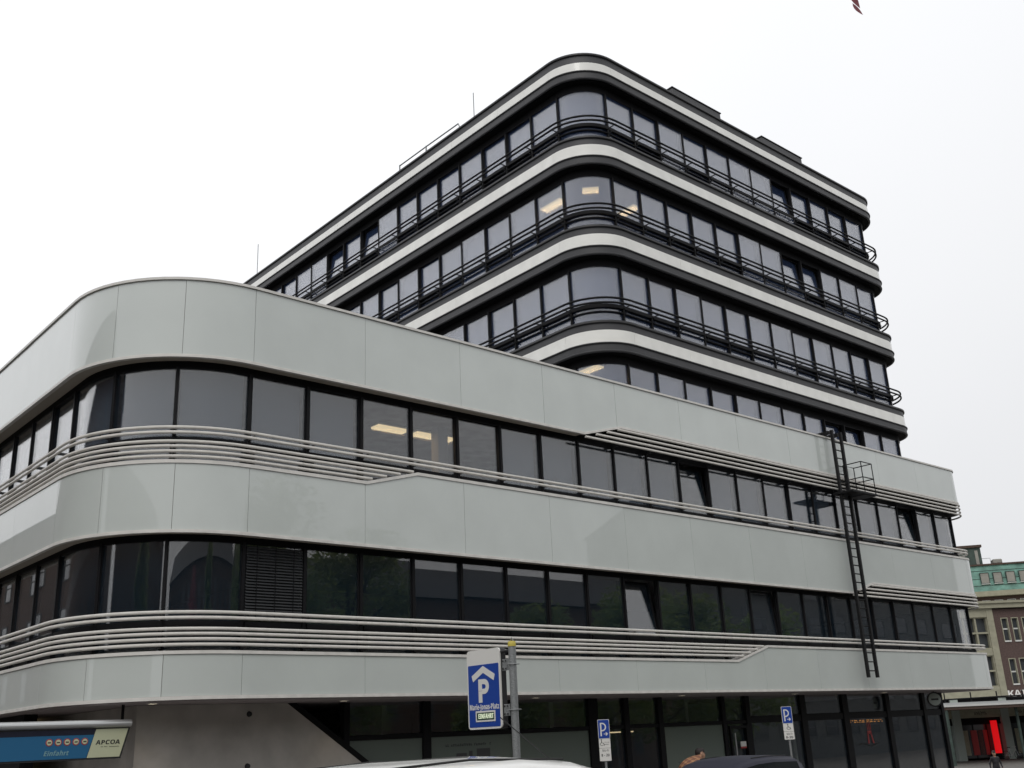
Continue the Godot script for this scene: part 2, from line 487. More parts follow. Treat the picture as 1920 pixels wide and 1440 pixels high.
# cladding panels with open joints; top and bottom lines are given along the front as (x, y)
func cladding(owner: Node3D, ol: Outline, low: Array, high: Array, m: Material, module: float, s_back: float, s_end: float) -> void:
	var cuts := []
	for k in range(-20, 20):
		var s := k * module
		if k < 0:
			s = -ol.a1 / 3.0 * -k if k > -3 and ol.r1 > 2.0 else (-ol.a1 - (-k - (3 if ol.r1 > 2.0 else 1)) * module)
		if s > s_back and s < s_end - 0.3:
			cuts.append(s)
	cuts.push_front(s_back); cuts.append(s_end)
	cuts.sort()
	for i in cuts.size() - 1:
		var a: float = cuts[i] + 0.004
		var b: float = cuts[i + 1] - 0.004
		if b - a < 0.05:
			continue
		var mb := MB.new()
		if ol.straight(a, b) and a >= 0.0 and b <= ol.lf + 0.01:
			var xa := a + ol.xl + ol.r1; var xb := b + ol.xl + ol.r1
			var poly := PackedVector2Array()
			poly.append(Vector2(xa, lerp_line(low, xa)))
			for p in low:
				if p.x > xa + 0.01 and p.x < xb - 0.01:
					poly.append(p)
			poly.append(Vector2(xb, lerp_line(low, xb))); poly.append(Vector2(xb, lerp_line(high, xb)))
			for k in range(high.size() - 1, -1, -1):
				if high[k].x > xa + 0.01 and high[k].x < xb - 0.01:
					poly.append(high[k])
			poly.append(Vector2(xa, lerp_line(high, xa)))
			mb.prism(poly, ol.zf - 0.03, ol.zf)
		else:
			var xm := ol.xl if a < 0.0 else ol.xr
			ol.sweep(mb, rect(-0.03, 0.0, lerp_line(low, xm), lerp_line(high, xm)), a, b)
		var mm := m
		if m == M.panel:
			mm = [M.panel, M.panel, M.panel_0, M.panel_1][rng.randi() % 4]
		var at := ol.frame((a + b) / 2).origin
		var lean := Basis(Vector3.UP, rng.randf_range(-0.0012, 0.0012)) * Basis(ol.frame((a + b) / 2).basis.x, rng.randf_range(-0.001, 0.001))
		at.y = lerp_line(low, 0.0)
		part(owner, "panel", mb.done(), mm, Transform3D(lean, at - lean * at))
# trim strip that follows a line with kinks
func trim_line(owner: Node3D, called: String, ol: Outline, pts: Array, h: float, o0: float, o1: float, m: Material, s_back: float, s_end: float) -> void:
	var b := MB.new()
	if pts.size() == 2:
		ol.sweep(b, rect(o0, o1, pts[0].y, pts[0].y + h), s_back, s_end)
	else:
		ol.sweep(b, rect(o0, o1, pts[0].y, pts[0].y + h), s_back, ol.sx(pts[1].x))
		var poly := PackedVector2Array([pts[1], pts[2], pts[2] + Vector2(0, h), pts[1] + Vector2(0, h)])
		b.prism(poly, ol.zf + o0, ol.zf + o1)
		ol.sweep(b, rect(o0, o1, pts[2].y, pts[2].y + h), ol.sx(pts[2].x), s_end)
	part(owner, called, b.done(), m)
func lengths(owner: Node3D, called: String, ol: Outline, prof: Array, s0: float, s1: float, m: Material, piece: float) -> void:
	var cuts := [s0]
	for k in range(-12, 12):
		var s := k * piece + 0.11
		if s > s0 + 0.6 and s < s1 - 0.6 and (s < -ol.a1 or s > -0.01) and s < ol.lf + 0.01:
			cuts.append(s)
	cuts.append(s1)
	cuts.sort()
	for i in cuts.size() - 1:
		sweep_part(owner, called, ol, prof, cuts[i] + (0.004 if i > 0 else 0.0), cuts[i + 1], m)
func sweep_part(owner: Node3D, called: String, ol: Outline, prof: Array, s0: float, s1: float, m: Material) -> void:
	var b := MB.new()
	ol.sweep(b, prof, s0, s1)
	part(owner, called, b.done(), m)

func podium() -> void:
	var o := thing("office_podium", "curved lower office wing clad in pale grey glass bands with pipe rails", "building")
	var sb := -P.a1 - (P.zf - P.r1 - BACK)
	var se := P.lf + P.a2 + 26.0
	var S := func(x: float) -> float: return P.sx(x)
	# bands: lower and upper edge lines on the front
	var top_low := [Vector2(0, 9.07), Vector2(12.1, 9.07), Vector2(13.5, 9.45), Vector2(40, 9.45)]
	var mid_low := [Vector2(0, 5.60), Vector2(23.9, 5.60), Vector2(25.2, 5.97), Vector2(40, 5.97)]
	var mid_high := [Vector2(0, 6.86), Vector2(5.41, 6.86), Vector2(6.73, 7.22), Vector2(40, 7.22)]
	var bot_high := [Vector2(0, 3.34), Vector2(17.5, 3.34), Vector2(18.95, 3.76), Vector2(40, 3.76)]
	cladding(o, P, top_low, [Vector2(0, 10.65), Vector2(40, 10.65)], M.panel, 2.668, sb, se)
	cladding(o, P, mid_low, mid_high, M.panel, 2.668, sb, se)
	cladding(o, P, [Vector2(0, 2.62), Vector2(40, 2.62)], bot_high, M.panel, 2.668, sb, se)
	# trims
	trim_line(o, "coping", P, [Vector2(0, 10.655), Vector2(40, 10.655)], 0.055, -0.42, 0.035, M.trim, sb, se)
	var dn := func(a: Array, d: float) -> Array: return a.map(func(q): return q + Vector2(0, d))
	trim_line(o, "trim", P, dn.call(top_low, -0.065), 0.062, -0.06, 0.022, M.trim, sb, se)
	trim_line(o, "trim", P, dn.call(mid_low, -0.065), 0.062, -0.06, 0.022, M.trim, sb, se)
	trim_line(o, "trim", P, dn.call(mid_high, 0.003), 0.068, -0.34, 0.022, M.trim, sb, se)
	trim_line(o, "trim", P, [Vector2(0, 2.555), Vector2(40, 2.555)], 0.062, -0.06, 0.022, M.trim, sb, se)
	trim_line(o, "trim", P, dn.call(bot_high, 0.003), 0.06, -0.34, 0.022, M.trim, sb, se)
	# backing behind the joints
	for k in [[9.46, 10.64, sb, se], [9.04, 9.455, sb, S.call(12.1)], [5.98, 6.855, sb, se], [5.57, 5.975, sb, S.call(23.9)], [6.858, 7.215, S.call(6.73), se], [2.58, 3.335, sb, se], [3.337, 3.755, S.call(18.95), se]]:
		sweep_part(o, "backing", P, rect(-0.33, -0.034, k[0], k[1]), k[2], k[3], M.joint)
	# dark heads above the glazing, dark sills
	sweep_part(o, "window_head", P, rect(-0.46, -0.335, 8.91, 9.6), sb, se, M.head)
	sweep_part(o, "window_head", P, rect(-0.46, -0.335, 5.47, 6.1), sb, se, M.head)
	# mullions and glazing
	var cuts := []
	for k in 23:
		cuts.append(0.11 + 1.334 * k)
	cuts.push_front(-1.53)
	cuts.push_front(-3.02)
	for k in 14:
		cuts.push_front(-P.a1 - 0.5 - 1.334 * k)
	var tilt_up := [[16.15, 0.12], [28.16, 0.12]]
	var tilt_low := [[13.48, 0.16], [18.82, 0.075]]
	for row in [[6.72, 7.42, 8.91, 7.575, 7.475, tilt_up], [3.2, 3.92, 5.47, 4.085, 3.985, tilt_low]]:
		for k in cuts.size():
			var s: float = cuts[k]
			part(o, "mullion", bx(Vector3(-0.031, row[0], -0.09), Vector3(0.031, row[2], 0.05), 0.004), M.frame, P.frame(s, -0.35))
			part(o, "bracket", bx(Vector3(-0.022, (row[3] + row[4]) / 2 - 0.03, -0.30), Vector3(0.022, (row[3] + row[4]) / 2 + 0.025, -0.045), 0.005), M.dark_metal, P.frame(s))
			if k < cuts.size() - 1:
				var tl := 0.0
				var xm: float = (s + cuts[k + 1]) / 2 + 2.7
				for q in row[5]:
					if absf(xm - q[0] - 0.667) < 0.6 and s > 0.0:
						tl = q[1]
				window_bay(o, P, s, cuts[k + 1], -0.35, row[0], row[1], row[2], [[row[1] - 0.05, row[1] + 0.05, 0.02]], tl, xm > 5.0 and xm < 9.6)
		var last: float = cuts[-1]
		var first: float = cuts[0]
		window_bay(o, P, last, P.lf + P.a2, -0.35, row[0], row[1], row[2], [[row[1] - 0.05, row[1] + 0.05, 0.02]])
		sweep_part(o, "window_strip", P, rect(-0.4, -0.35, row[0], row[2]), P.lf + P.a2 + 0.03, se, M.far_glass)
		sweep_part(o, "window_strip", P, rect(-0.4, -0.35, row[0], row[2]), sb, first - 0.04, M.far_glass)
		for y in [row[3], row[4]]:
			lengths(o, "rail", P, bar(-0.012, y, 0.06, 0.058), sb, se, M.rail, 8.004)
	# louvre pipes
	for k in 4:
		var y: float = [7.295, 7.198, 7.10, 7.0][k]
		lengths(o, "louvre_rail", P, bar(-0.01, y, 0.06, 0.055), sb, S.call(5.41 + (y - 6.93) / 0.36 * 1.32 - 0.12), M.rail, 8.004)
		y = [9.33, 9.2, 9.07, 8.945][k]
		lengths(o, "louvre_rail", P, bar(0.02, y, 0.06, 0.058), S.call(12.1 + (y - 8.94) / 0.40 * 1.3), se, M.rail, 8.004)
		y = [3.79, 3.7, 3.605, 3.51][k]
		lengths(o, "louvre_rail", P, bar(-0.01, y, 0.06, 0.055), sb, S.call(17.5 + (y - 3.4) / 0.42 * 1.45 - 0.1), M.rail, 8.004)
		y = [5.86, 5.735, 5.612, 5.492][k]
		lengths(o, "louvre_rail", P, bar(0.02, y, 0.06, 0.058), S.call(23.9 + (y - 5.50) / 0.38 * 1.25), se, M.rail, 8.004)
	for k in cuts.size():   # struts that carry the louvres
		var s: float = cuts[k]
		for q in [[6.96, 7.33, -99.0, 5.0], [8.92, 9.4, 13.2, 99.0], [3.46, 3.83, -99.0, 17.3], [5.47, 5.92, 25.0, 99.0]]:
			var x := s + 2.7
			if x > q[2] and x < q[3]:
				part(o, "louvre_strut", bx(Vector3(-0.015, q[0], -0.3), Vector3(0.015, q[1], -0.045), 0.003), M.dark_metal, P.frame(s))
	# outside blind let down in the first flat bay
	for k in 25:
		part(o, "blind_slat", slat_mesh(), M.blind, P.frame(0.11 + 0.667, -0.315, 4.02 + k * 0.057))
	for q in [-0.4, 0.0, 0.4]:
		part(o, "blind_cord", bx(Vector3(q - 0.006, 3.98, 0.005), Vector3(q + 0.006, 5.46, 0.012)), M.frame, P.frame(0.777, -0.29))
	# floors, roof, core
	var b := MB.new()
	P.slab(b, -0.47, 9.02, 10.35, BACK)
	part(o, "roof_slab", b.done(), M.roofing)
	for y in [[5.55, 6.7], [2.66, 3.18]]:
		b = MB.new()
		P.slab(b, -0.47, y[0], y[1], BACK)
		part(o, "floor_slab", b.done(), M.interior_ceiling)
	b = MB.new()
	b.box(Vector3(5.6, 3.18, BACK + 0.1), Vector3(27.5, 9.02, -6.0))
	part(o, "inner_wall", b.done(), M.interior)
	b = MB.new()
	P.slab(b, -0.066, 2.53, 2.575, BACK)
	part(o, "soffit", b.done(), M.soffit)
	b = MB.new()
	b.box(Vector3(0.4, -2, BACK - 0.3), Vector3(32.6, 10.35, BACK))
	part(o, "rear_wall", b.done(), M.plaster)
	# two columns standing in the lit room
	part(o, "column", bx(Vector3(8.45, 6.7, -1.75), Vector3(8.75, 9.02, -1.45), 0.01), M.interior_ceiling)
var _slat: ArrayMesh
func slat_mesh() -> ArrayMesh:
	if _slat == null:
		var b := MB.new()
		b.T = Transform3D(Basis(Vector3.RIGHT, 0.75), Vector3.ZERO)
		b.box(Vector3(-0.61, -0.003, -0.036), Vector3(0.61, 0.003, 0.036), 0.002)
		_slat = b.done()
	return _slat

func ground_floor() -> void:
	var o := thing("shopfront", "dark glazed ground floor shopfront under the pale overhang", "shopfront")
	var zf := -1.7
	# sloping garage wall
	var w := thing("garage_wall", "plain beige garage wall with a slanted edge under the overhang", "wall")
	var b := MB.new()
	b.prism(PackedVector2Array([Vector2(1.36, -1.0), Vector2(9.6, -1.0), Vector2(4.43, 2.525), Vector2(1.36, 2.525)]), zf, zf + 0.3)
	part(w, "slab", b.done(), M.plaster)
	b = MB.new()
	b.prism(PackedVector2Array([Vector2(9.62, -1.0), Vector2(9.85, -1.0), Vector2(4.68, 2.525), Vector2(4.45, 2.525)]), zf + 0.005, zf + 0.24)
	part(w, "edge_strip", b.done(), M.head)
	part(w, "return_wall", bx(Vector3(1.36, -1.0, -12.0), Vector3(1.62, 2.525, zf - 0.005)), M.plaster)
	for p in [Vector2(3.6, 2.33), Vector2(3.6, 1.37)]:
		b = MB.new()
		b.lathe([Vector2(0.0, 0.04), Vector2(0.045, 0.04), Vector2(0.055, 0.0)], 14)
		part(w, "knob", b.done(), M.sign_black, Transform3D(Basis(Vector3.RIGHT, PI / 2), Vector3(p.x, p.y, zf + 0.3)))
	# garage interior
	var gi := thing("garage_interior", "dark garage entry behind the hanging entry sign", "garage")
	part(gi, "back_wall", bx(Vector3(-0.6, -2.0, -13.0), Vector3(1.9, 2.525, -12.6)), M.head)
	part(gi, "side_wall", bx(Vector3(0.35, -2.0, -12.6), Vector3(0.6, 2.525, -4.5)), M.head)
	part(gi, "tube_lamp", bx(Vector3(0.5, 2.36, -7.0), Vector3(1.2, 2.42, -6.9), 0.01), M.lamp_warm)
	# mullions: x, width
	var mull := [[6.0, 0.14], [8.1, 0.22], [10.7, 0.12], [13.4, 0.34], [14.65, 0.2], [16.0, 0.2], [18.75, 0.16], [19.9, 0.22], [22.75, 0.3], [25.15, 0.34], [27.82, 0.26], [30.3, 0.2], [31.6, 0.2]]
	for q in mull:
		part(o, "post", bx(Vector3(q[0] - q[1] / 2, -1.6, zf - 0.12), Vector3(q[0] + q[1] / 2, 2.525, zf + 0.06), 0.006), M.frame)
	for i in mull.size() - 1:
		var x0: float = mull[i][0] + mull[i][1] / 2
		var x1: float = mull[i + 1][0] - mull[i + 1][1] / 2
		var base := g((x0 + x1) / 2)
		part(o, "transom", bx(Vector3(x0, 1.75, zf - 0.08), Vector3(x1, 1.85 if x0 < 19.0 else 1.95, zf + 0.04), 0.005), M.frame)
		part(o, "plinth", bx(Vector3(x0, base - 0.6, zf - 0.1), Vector3(x1, base + 0.15, zf + 0.03), 0.005), M.frame)
		var up := Transform3D(Basis.IDENTITY, Vector3((x0 + x1) / 2, 0, zf))
		part(o, "pane", pane_mesh(x1 - x0, 1.86 if x0 < 19.0 else 1.96, 2.525), M.glass, up)
		var film := x0 < 13.0 or (x0 > 15.0 and x0 < 18.0)
		if film:
			part(o, "frosted_pane", bx(Vector3(x0 - up.origin.x, base + 0.15, -0.01), Vector3(x1 - up.origin.x, 1.75, 0.0)), M.film_glass, up)
		else:
			part(o, "pane", pane_mesh(x1 - x0, base + 0.15, 1.75), M.glass, up)
	# door leaf beside the wide post
	var d := node(o, "door", Transform3D(Basis.IDENTITY, Vector3(19.35, 0, zf + 0.05)))
	part(d, "door_frame", ring_mesh(0.84, g(19.0) + 0.02, 1.7, 0.08, -0.04, 0.03, []), M.frame)
	part(d, "notice", bx(Vector3(0.02, 1.12, 0.0), Vector3(0.28, 1.26, 0.012)), M.sign_white)
	part(d, "notice_border", bx(Vector3(0.02, 1.07, 0.0), Vector3(0.28, 1.118, 0.012)), M.red)
	part(d, "push_bar", tb([Vector3(-0.3, 0.2, 0.09), Vector3(-0.3, 1.5, 0.09)], 0.018), M.aluminium)
	# end return and interior
	part(o, "side_glazing", bx(Vector3(31.62, -1.6, -26.0), Vector3(31.66, 2.525, zf - 0.13)), M.far_glass)
	part(o, "floor", bx(Vector3(4.6, -2.2, -9.6), Vector3(31.5, -0.9, zf - 0.14)), M.interior)
	part(o, "rear_partition", bx(Vector3(4.6, -0.9, -9.9), Vector3(31.5, 2.52, -9.6)), M.shop_wall)
	for x in [8.0, 13.4, 19.0, 24.4]:
		part(o, "cross_wall", bx(Vector3(x, -0.9, -9.6), Vector3(x + 0.15, 2.52, zf - 1.6)), M.shop_wall)
	for q in [[14.9, 15.35], [15.5, 15.85]]:
		part(o, "tube_lamp", bx(Vector3(q[0], 1.66, zf - 0.9), Vector3(q[1], 1.69, zf - 0.86), 0.005), M.lamp_warm)
	# faded print on the second frosted pane
	strokes(o, "pane_lettering", Vector3(8.65, 1.53, zf + 0.002), 1.35, 0.06, 26, 12)
	for q in [[8.95, 9.25, 0.75, 1.38], [9.32, 9.42, 0.75, 1.42], [9.55, 9.95, 0.75, 1.46]]:
		part(o, "pane_print", bx(Vector3(q[0], q[2], zf + 0.002), Vector3(q[1], q[3], zf + 0.004)), M.interior)
	# glazing graphics: red emblem and wave
	b = MB.new()
	for poly in [[Vector2(0.0, 0.0), Vector2(0.08, 0.0), Vector2(0.1, 0.33), Vector2(0.02, 0.33)], [Vector2(0.3, 0.0), Vector2(0.38, 0.0), Vector2(0.28, 0.33), Vector2(0.2, 0.33)], [Vector2(0.03, 0.3), Vector2(0.28, 0.3), Vector2(0.28, 0.4), Vector2(0.03, 0.4)], [Vector2(0.04, 0.43), Vector2(0.09, 0.43), Vector2(0.08, 0.66), Vector2(0.055, 0.66)], [Vector2(0.135, 0.43), Vector2(0.195, 0.43), Vector2(0.175, 0.74), Vector2(0.155, 0.74)], [Vector2(0.23, 0.43), Vector2(0.28, 0.43), Vector2(0.265, 0.66), Vector2(0.24, 0.66)]]:
		b.prism(PackedVector2Array(poly), 0.004, 0.008)
	part(o, "red_emblem", b.done(), M.red, Transform3D(Basis.IDENTITY, Vector3(26.3, 0.95, zf)))
	var pts := []
	for k in 13:
		pts.append(Vector3(25.75 + k * 0.095, 0.92 + 0.045 * sin(k * 0.55 + 0.3), zf + 0.012))
	part(o, "wave_stripe", tb(pts, 0.016, 6), M.sign_black)
	b = MB.new()
	for k in 34:
		if k % 7 == 3 or k % 11 == 5:
			continue
		for r in 2:
			if (k * 5 + r * 3) % 4 != 0:
				b.box(Vector3(26.05 + k * 0.065, 1.62 + r * 0.055, zf - 0.5), Vector3(26.08 + k * 0.065, 1.645 + r * 0.055, zf - 0.48))
	part(o, "led_strip", b.done(), M.led_orange)
	part(o, "led_housing", bx(Vector3(26.0, 1.58, zf - 0.56), Vector3(28.3, 1.72, zf - 0.51)), M.head)
	# soffit spot lamps, four bays apart
	var where := ["above the garage wall near the rounded corner", "above the slanted wall edge", "beside the parking garage sign post", "between the two small parking signs", "above the second small parking sign", "nearest the shopfront end"]
	for k in 6:
		var x: float = [1.39, 5.39, 10.65, 15.94, 21.15, 26.23][k]
		var l := thing("soffit_lamp", "round recessed ceiling spot in the overhang " + where[k], "lamp", Vector3(x, 2.53, -0.8), 0.0, "spots in the overhang")
		b = MB.new()
		b.lathe([Vector2(0.0, -0.006), Vector2(0.075, -0.006), Vector2(0.078, -0.002)], 16)
		part(l, "lens", b.done(), M.lamp_spot)
		b = MB.new()
		b.lathe([Vector2(0.079, -0.003), Vector2(0.082, -0.012), Vector2(0.1, -0.012), Vector2(0.104, 0.0)], 16)
		part(l, "ring", b.done(), M.trim)
		var sp := SpotLight3D.new()
		sp.position = Vector3(0, -0.03, 0); sp.rotation.x = -PI / 2
		sp.light_energy = 0.12; sp.light_color = Color(1, 0.87, 0.65); sp.spot_angle = 55; sp.light_size = 0.07; sp.spot_range = 12; sp.spot_attenuation = 2; sp.shadow_enabled = true
		l.add_child(sp, true)
		sp.name = "glow_light"
	# hanging signs at the end of the overhang
	var r := thing("round_sign", "dark-rimmed oval-looking round sign hanging under the overhang end", "sign", Vector3(29.1, 2.26, -0.6), -0.9)
	b = MB.new()
	b.lathe([Vector2(0.0, 0.05), Vector2(0.22, 0.05), Vector2(0.25, 0.045), Vector2(0.25, -0.045), Vector2(0.22, -0.05), Vector2(0.0, -0.05)], 24)
	part(r, "case", b.done(), M.sign_black, Transform3D(Basis(Vector3.RIGHT, PI / 2), Vector3.ZERO))
	b = MB.new()
	b.lathe([Vector2(0.0, 0.056), Vector2(0.2, 0.056), Vector2(0.205, 0.05)], 24)
	part(r, "face", b.done(), M.shop_wall, Transform3D(Basis(Vector3.RIGHT, PI / 2), Vector3.ZERO))
	part(r, "hanger", tb([Vector3(0, 0.24, 0), Vector3(0, 0.29, 0)], 0.02), M.sign_black)
	part(r, "emblem", bx(Vector3(-0.12, -0.03, 0.056), Vector3(0.12, 0.03, 0.06)), M.sign_black)

func tower() -> void:
	var o := thing("office_tower", "tall office block with white stripes, black gutters and rounded corners", "building")
	var sb := -T.a1 - (T.zf - T.r1 - BACK)
	var se := T.lf + T.a2 + 24.0
	var floors := [22.64, 19.41, 16.17, 12.9, 9.66]
	for k in 4:
		var w: float = floors[k]
		var hw := 0.33 if k == 0 else 0.41
		var cap := 0.7 if k == 0 else 0.73
		cladding(o, T, [Vector2(0, w), Vector2(50, w)], [Vector2(0, w + hw), Vector2(50, w + hw)], M.tower_panel, 2.668, sb, se)
		sweep_part(o, "backing", T, rect(-0.33, -0.034, w - 0.06, w + hw), sb, se, M.joint)
		# sill cap or parapet: flat strip and projecting lip
		sweep_part(o, "sill_strip", T, rect(-0.36, -0.012, w + hw + 0.006, w + cap - 0.1), sb, se, M.grey_metal)
		sweep_part(o, "sill_lip", T, [Vector2(-0.4, w + cap - 0.098), Vector2(0.02, w + cap - 0.098), Vector2(0.045, w + cap - 0.075), Vector2(0.045, w + cap - 0.02), Vector2(0.02, w + cap), Vector2(-0.4, w + cap + 0.012)], sb, se, M.dark_metal)
		# gutter under the stripe: thin ledge, fascia and rounded lower lip
		var prof := [Vector2(-0.32, w - 0.005), Vector2(0.05, w - 0.005), Vector2(0.06, w - 0.02), Vector2(0.05, w - 0.045), Vector2(0.015, w - 0.06), Vector2(0.01, w - 0.24)]
		for a in 7:
			var t := a / 6.0 * PI
			prof.append(Vector2(-0.02 + 0.05 * cos(t) * 1.0, w - 0.27 - 0.055 * sin(t)))
		prof.append(Vector2(-0.09, w - 0.24)); prof.append(Vector2(-0.32, w - 0.22))
		sweep_part(o, "gutter", T, prof, sb, se, M.grey_metal)
		sweep_part(o, "window_head", T, rect(-0.5, -0.33, w - 0.54, w - 0.065), sb, se, M.head)
		sweep_part(o, "soffit_strip", T, rect(-0.325, -0.095, w - 0.31, w - 0.245), sb, se, M.head)
		var b := MB.new()
		T.slab(b, -0.51, w - 0.5, w + cap - 0.11, BACK)
		part(o, "roof_slab" if k == 0 else "floor_slab", b.done(), M.roofing if k == 0 else M.interior_ceiling)
	# glazing
	var cuts := []
	for k in 13:
		cuts.append(-0.05 + 1.334 * k)
	for k in 20:
		cuts.push_front(-T.a1 + 0.02 - 1.334 * k)
	var tilted := [[7.3, -11.3, -14.0], [7.0, 8.3], [-7.0], [8.0, 9.35]]
	for k in 4:
		var w: float = floors[k + 1]
		var y0: float = w + 0.62
		var y1: float = floors[k] - 0.54
		for i in cuts.size():
			var s: float = cuts[i]
			part(o, "mullion", bx(Vector3(-0.035, y0, -0.09), Vector3(0.035, y1, 0.06), 0.004), M.frame, T.frame(s, -0.35))
			if k < 3:
				part(o, "bracket", bx(Vector3(-0.014, w + 1.3, -0.29), Vector3(0.014, w + 1.335, -0.005), 0.003), M.dark_metal, T.frame(s))
				part(o, "bracket", bx(Vector3(-0.014, w + 1.12, -0.29), Vector3(0.014, w + 1.15, -0.16), 0.003), M.dark_metal, T.frame(s))
			if i < cuts.size() - 1:
				var tl := 0.0
				var sm: float = (s + cuts[i + 1]) / 2
				for q in tilted[k]:
					var key: float = sm / 1.334 if sm > 0 else (sm + T.a1) / 1.334 - 0.5
					if sm > 0 and q > 0 and absf(key - q - 0.15) < 0.45 or sm < 0 and q < 0 and absf((sm + T.a1) - q) < 0.66:
						tl = 0.1
				window_bay(o, T, s, cuts[i + 1], -0.35, y0, w + 1.34, y1, [[w + 1.28, w + 1.4, 0.05], [w + 1.13, w + 1.165, 0.03]], tl, (k == 1 or k == 3) and sm > -T.a1 - 1.5 and sm < 1.5)
		var last: float = cuts[-1]
		window_bay(o, T, last, T.lf + T.a2, -0.35, y0, w + 1.34, y1, [[w + 1.28, w + 1.4, 0.05]])
		var first: float = cuts[0]
		sweep_part(o, "window_strip", T, rect(-0.4, -0.35, y0, y1), T.lf + T.a2 + 0.03, se, M.far_glass)
		sweep_part(o, "window_strip", T, rect(-0.4, -0.35, y0, y1), sb, first - 0.04, M.far_glass)
		if k < 3:
			for y in [w + 1.475, w + 1.315]:
				lengths(o, "guard_rail", T, bar(0.012, y, 0.066, 0.064), sb, se, M.black_metal, 8.004)
	var b := MB.new()
	b.box(Vector3(20.2, 10.36, BACK + 0.1), Vector3(28.6, 22.14, -7.2))
	part(o, "inner_wall", b.done(), M.interior)
	b = MB.new()
	b.box(Vector3(15.2, 10.36, BACK - 0.3), Vector3(33.2, 23.3, BACK))
	part(o, "rear_wall", b.done(), M.plaster)
	# lift housings at the roof edge, rods, roof rail
	for q in [[20.2, 23.05, "longer, nearer the rounded corner"], [25.7, 28.5, "shorter, farther along the roof edge"]]:
		var h := thing("roof_box", "low dark flat box on the tower roof, " + q[2], "roof box", Vector3((q[0] + q[1]) / 2, 23.30, -2.6), 0.0, "boxes on the tower roof")
		part(h, "casing", bx(Vector3(-(q[1] - q[0]) / 2, 0, -1.4), Vector3((q[1] - q[0]) / 2, 0.86, 0.5), 0.02), M.grey_metal)
		part(h, "lid", bx(Vector3(-(q[1] - q[0]) / 2 - 0.03, 0.863, -1.45), Vector3((q[1] - q[0]) / 2 + 0.03, 0.91, 0.53), 0.01), M.dark_metal)
	for q in [[-7.4, 1.35, "nearer the rounded corner"], [-24.24, 1.9, "at the far end"]]:
		var h := thing("lightning_rod", "thin upright lightning rod on the tower roof edge, " + q[2], "lightning rod", Vector3(15.04, 23.34, q[0]), 0.0, "rods on the tower roof")
		part(h, "rod", tb([Vector3.ZERO, Vector3(0, q[1], 0)], 0.018, 6), M.galvanised)
		part(h, "foot", bx(Vector3(-0.1, -0.02, -0.1), Vector3(0.1, 0.07, 0.1), 0.01), M.galvanised)
	var rr := thing("roof_guard_rail", "thin bent guard rail on the tower roof edge", "railing", Vector3(15.04, 23.34, 0))
	part(rr, "handrail", tb([Vector3(0, 0.0, -8.15), Vector3(0, 0.5, -8.35), Vector3(0, 0.52, -10.4), Vector3(0, 0.52, -12.2)], 0.028, 6), M.galvanised)
	for z in [-10.4, -12.2]:
		part(rr, "post", tb([Vector3(0, -0.02, z), Vector3(0, 0.55, z)], 0.03, 6), M.galvanised)

func lit_rooms() -> void:
	var say := ["long strip lamp behind the third upper window of the low wing", "short strip lamp behind the fourth upper window of the low wing", "left ceiling lamp in the tower corner room, second storey down", "middle ceiling lamp in the tower corner room, second storey down", "ceiling lamp right of the tower corner pane, second storey down", "ceiling lamp in the tower corner room just above the low wing"]
	var at := [[Vector3(7.0, 8.93, -2.1), Vector3(7.95, 8.93, -2.1)], [Vector3(8.15, 8.93, -2.1), Vector3(9.4, 8.93, -2.1)], [Vector3(15.9, 18.86, -4.9), Vector3(15.9, 18.86, -3.9)], [Vector3(16.0, 18.86, -3.1), Vector3(16.4, 18.86, -2.7)], [Vector3(18.3, 18.86, -3.7), Vector3(18.3, 18.86, -2.7)], [Vector3(15.6, 12.36, -3.3), Vector3(15.6, 12.36, -2.5)]]
	for k in at.size():
		var a: Vector3 = at[k][0]
		var c: Vector3 = at[k][1]
		var d := c - a
		var o := thing("strip_lamp", say[k], "lamp", (a + c) / 2, -atan2(d.z, d.x), "lamps on the office ceilings")
		var l := d.length()
		part(o, "housing", bx(Vector3(-l / 2, 0.03, -0.19), Vector3(l / 2, 0.075, 0.19), 0.008), M.window_white)
		part(o, "diffuser", bx(Vector3(-l / 2 + 0.02, -0.02, -0.17), Vector3(l / 2 - 0.02, 0.028, 0.17), 0.01), M.lamp_warm)
		var ar := AreaLight3D.new()
		ar.name = "glow_light"
		ar.area_size = Vector2(l, 0.34); ar.light_energy = 1.2; ar.light_color = Color(1, 0.82, 0.55)
		ar.position = Vector3(0, -0.05, 0); ar.rotation.x = -PI / 2; ar.shadow_enabled = true
		o.add_child(ar, true)

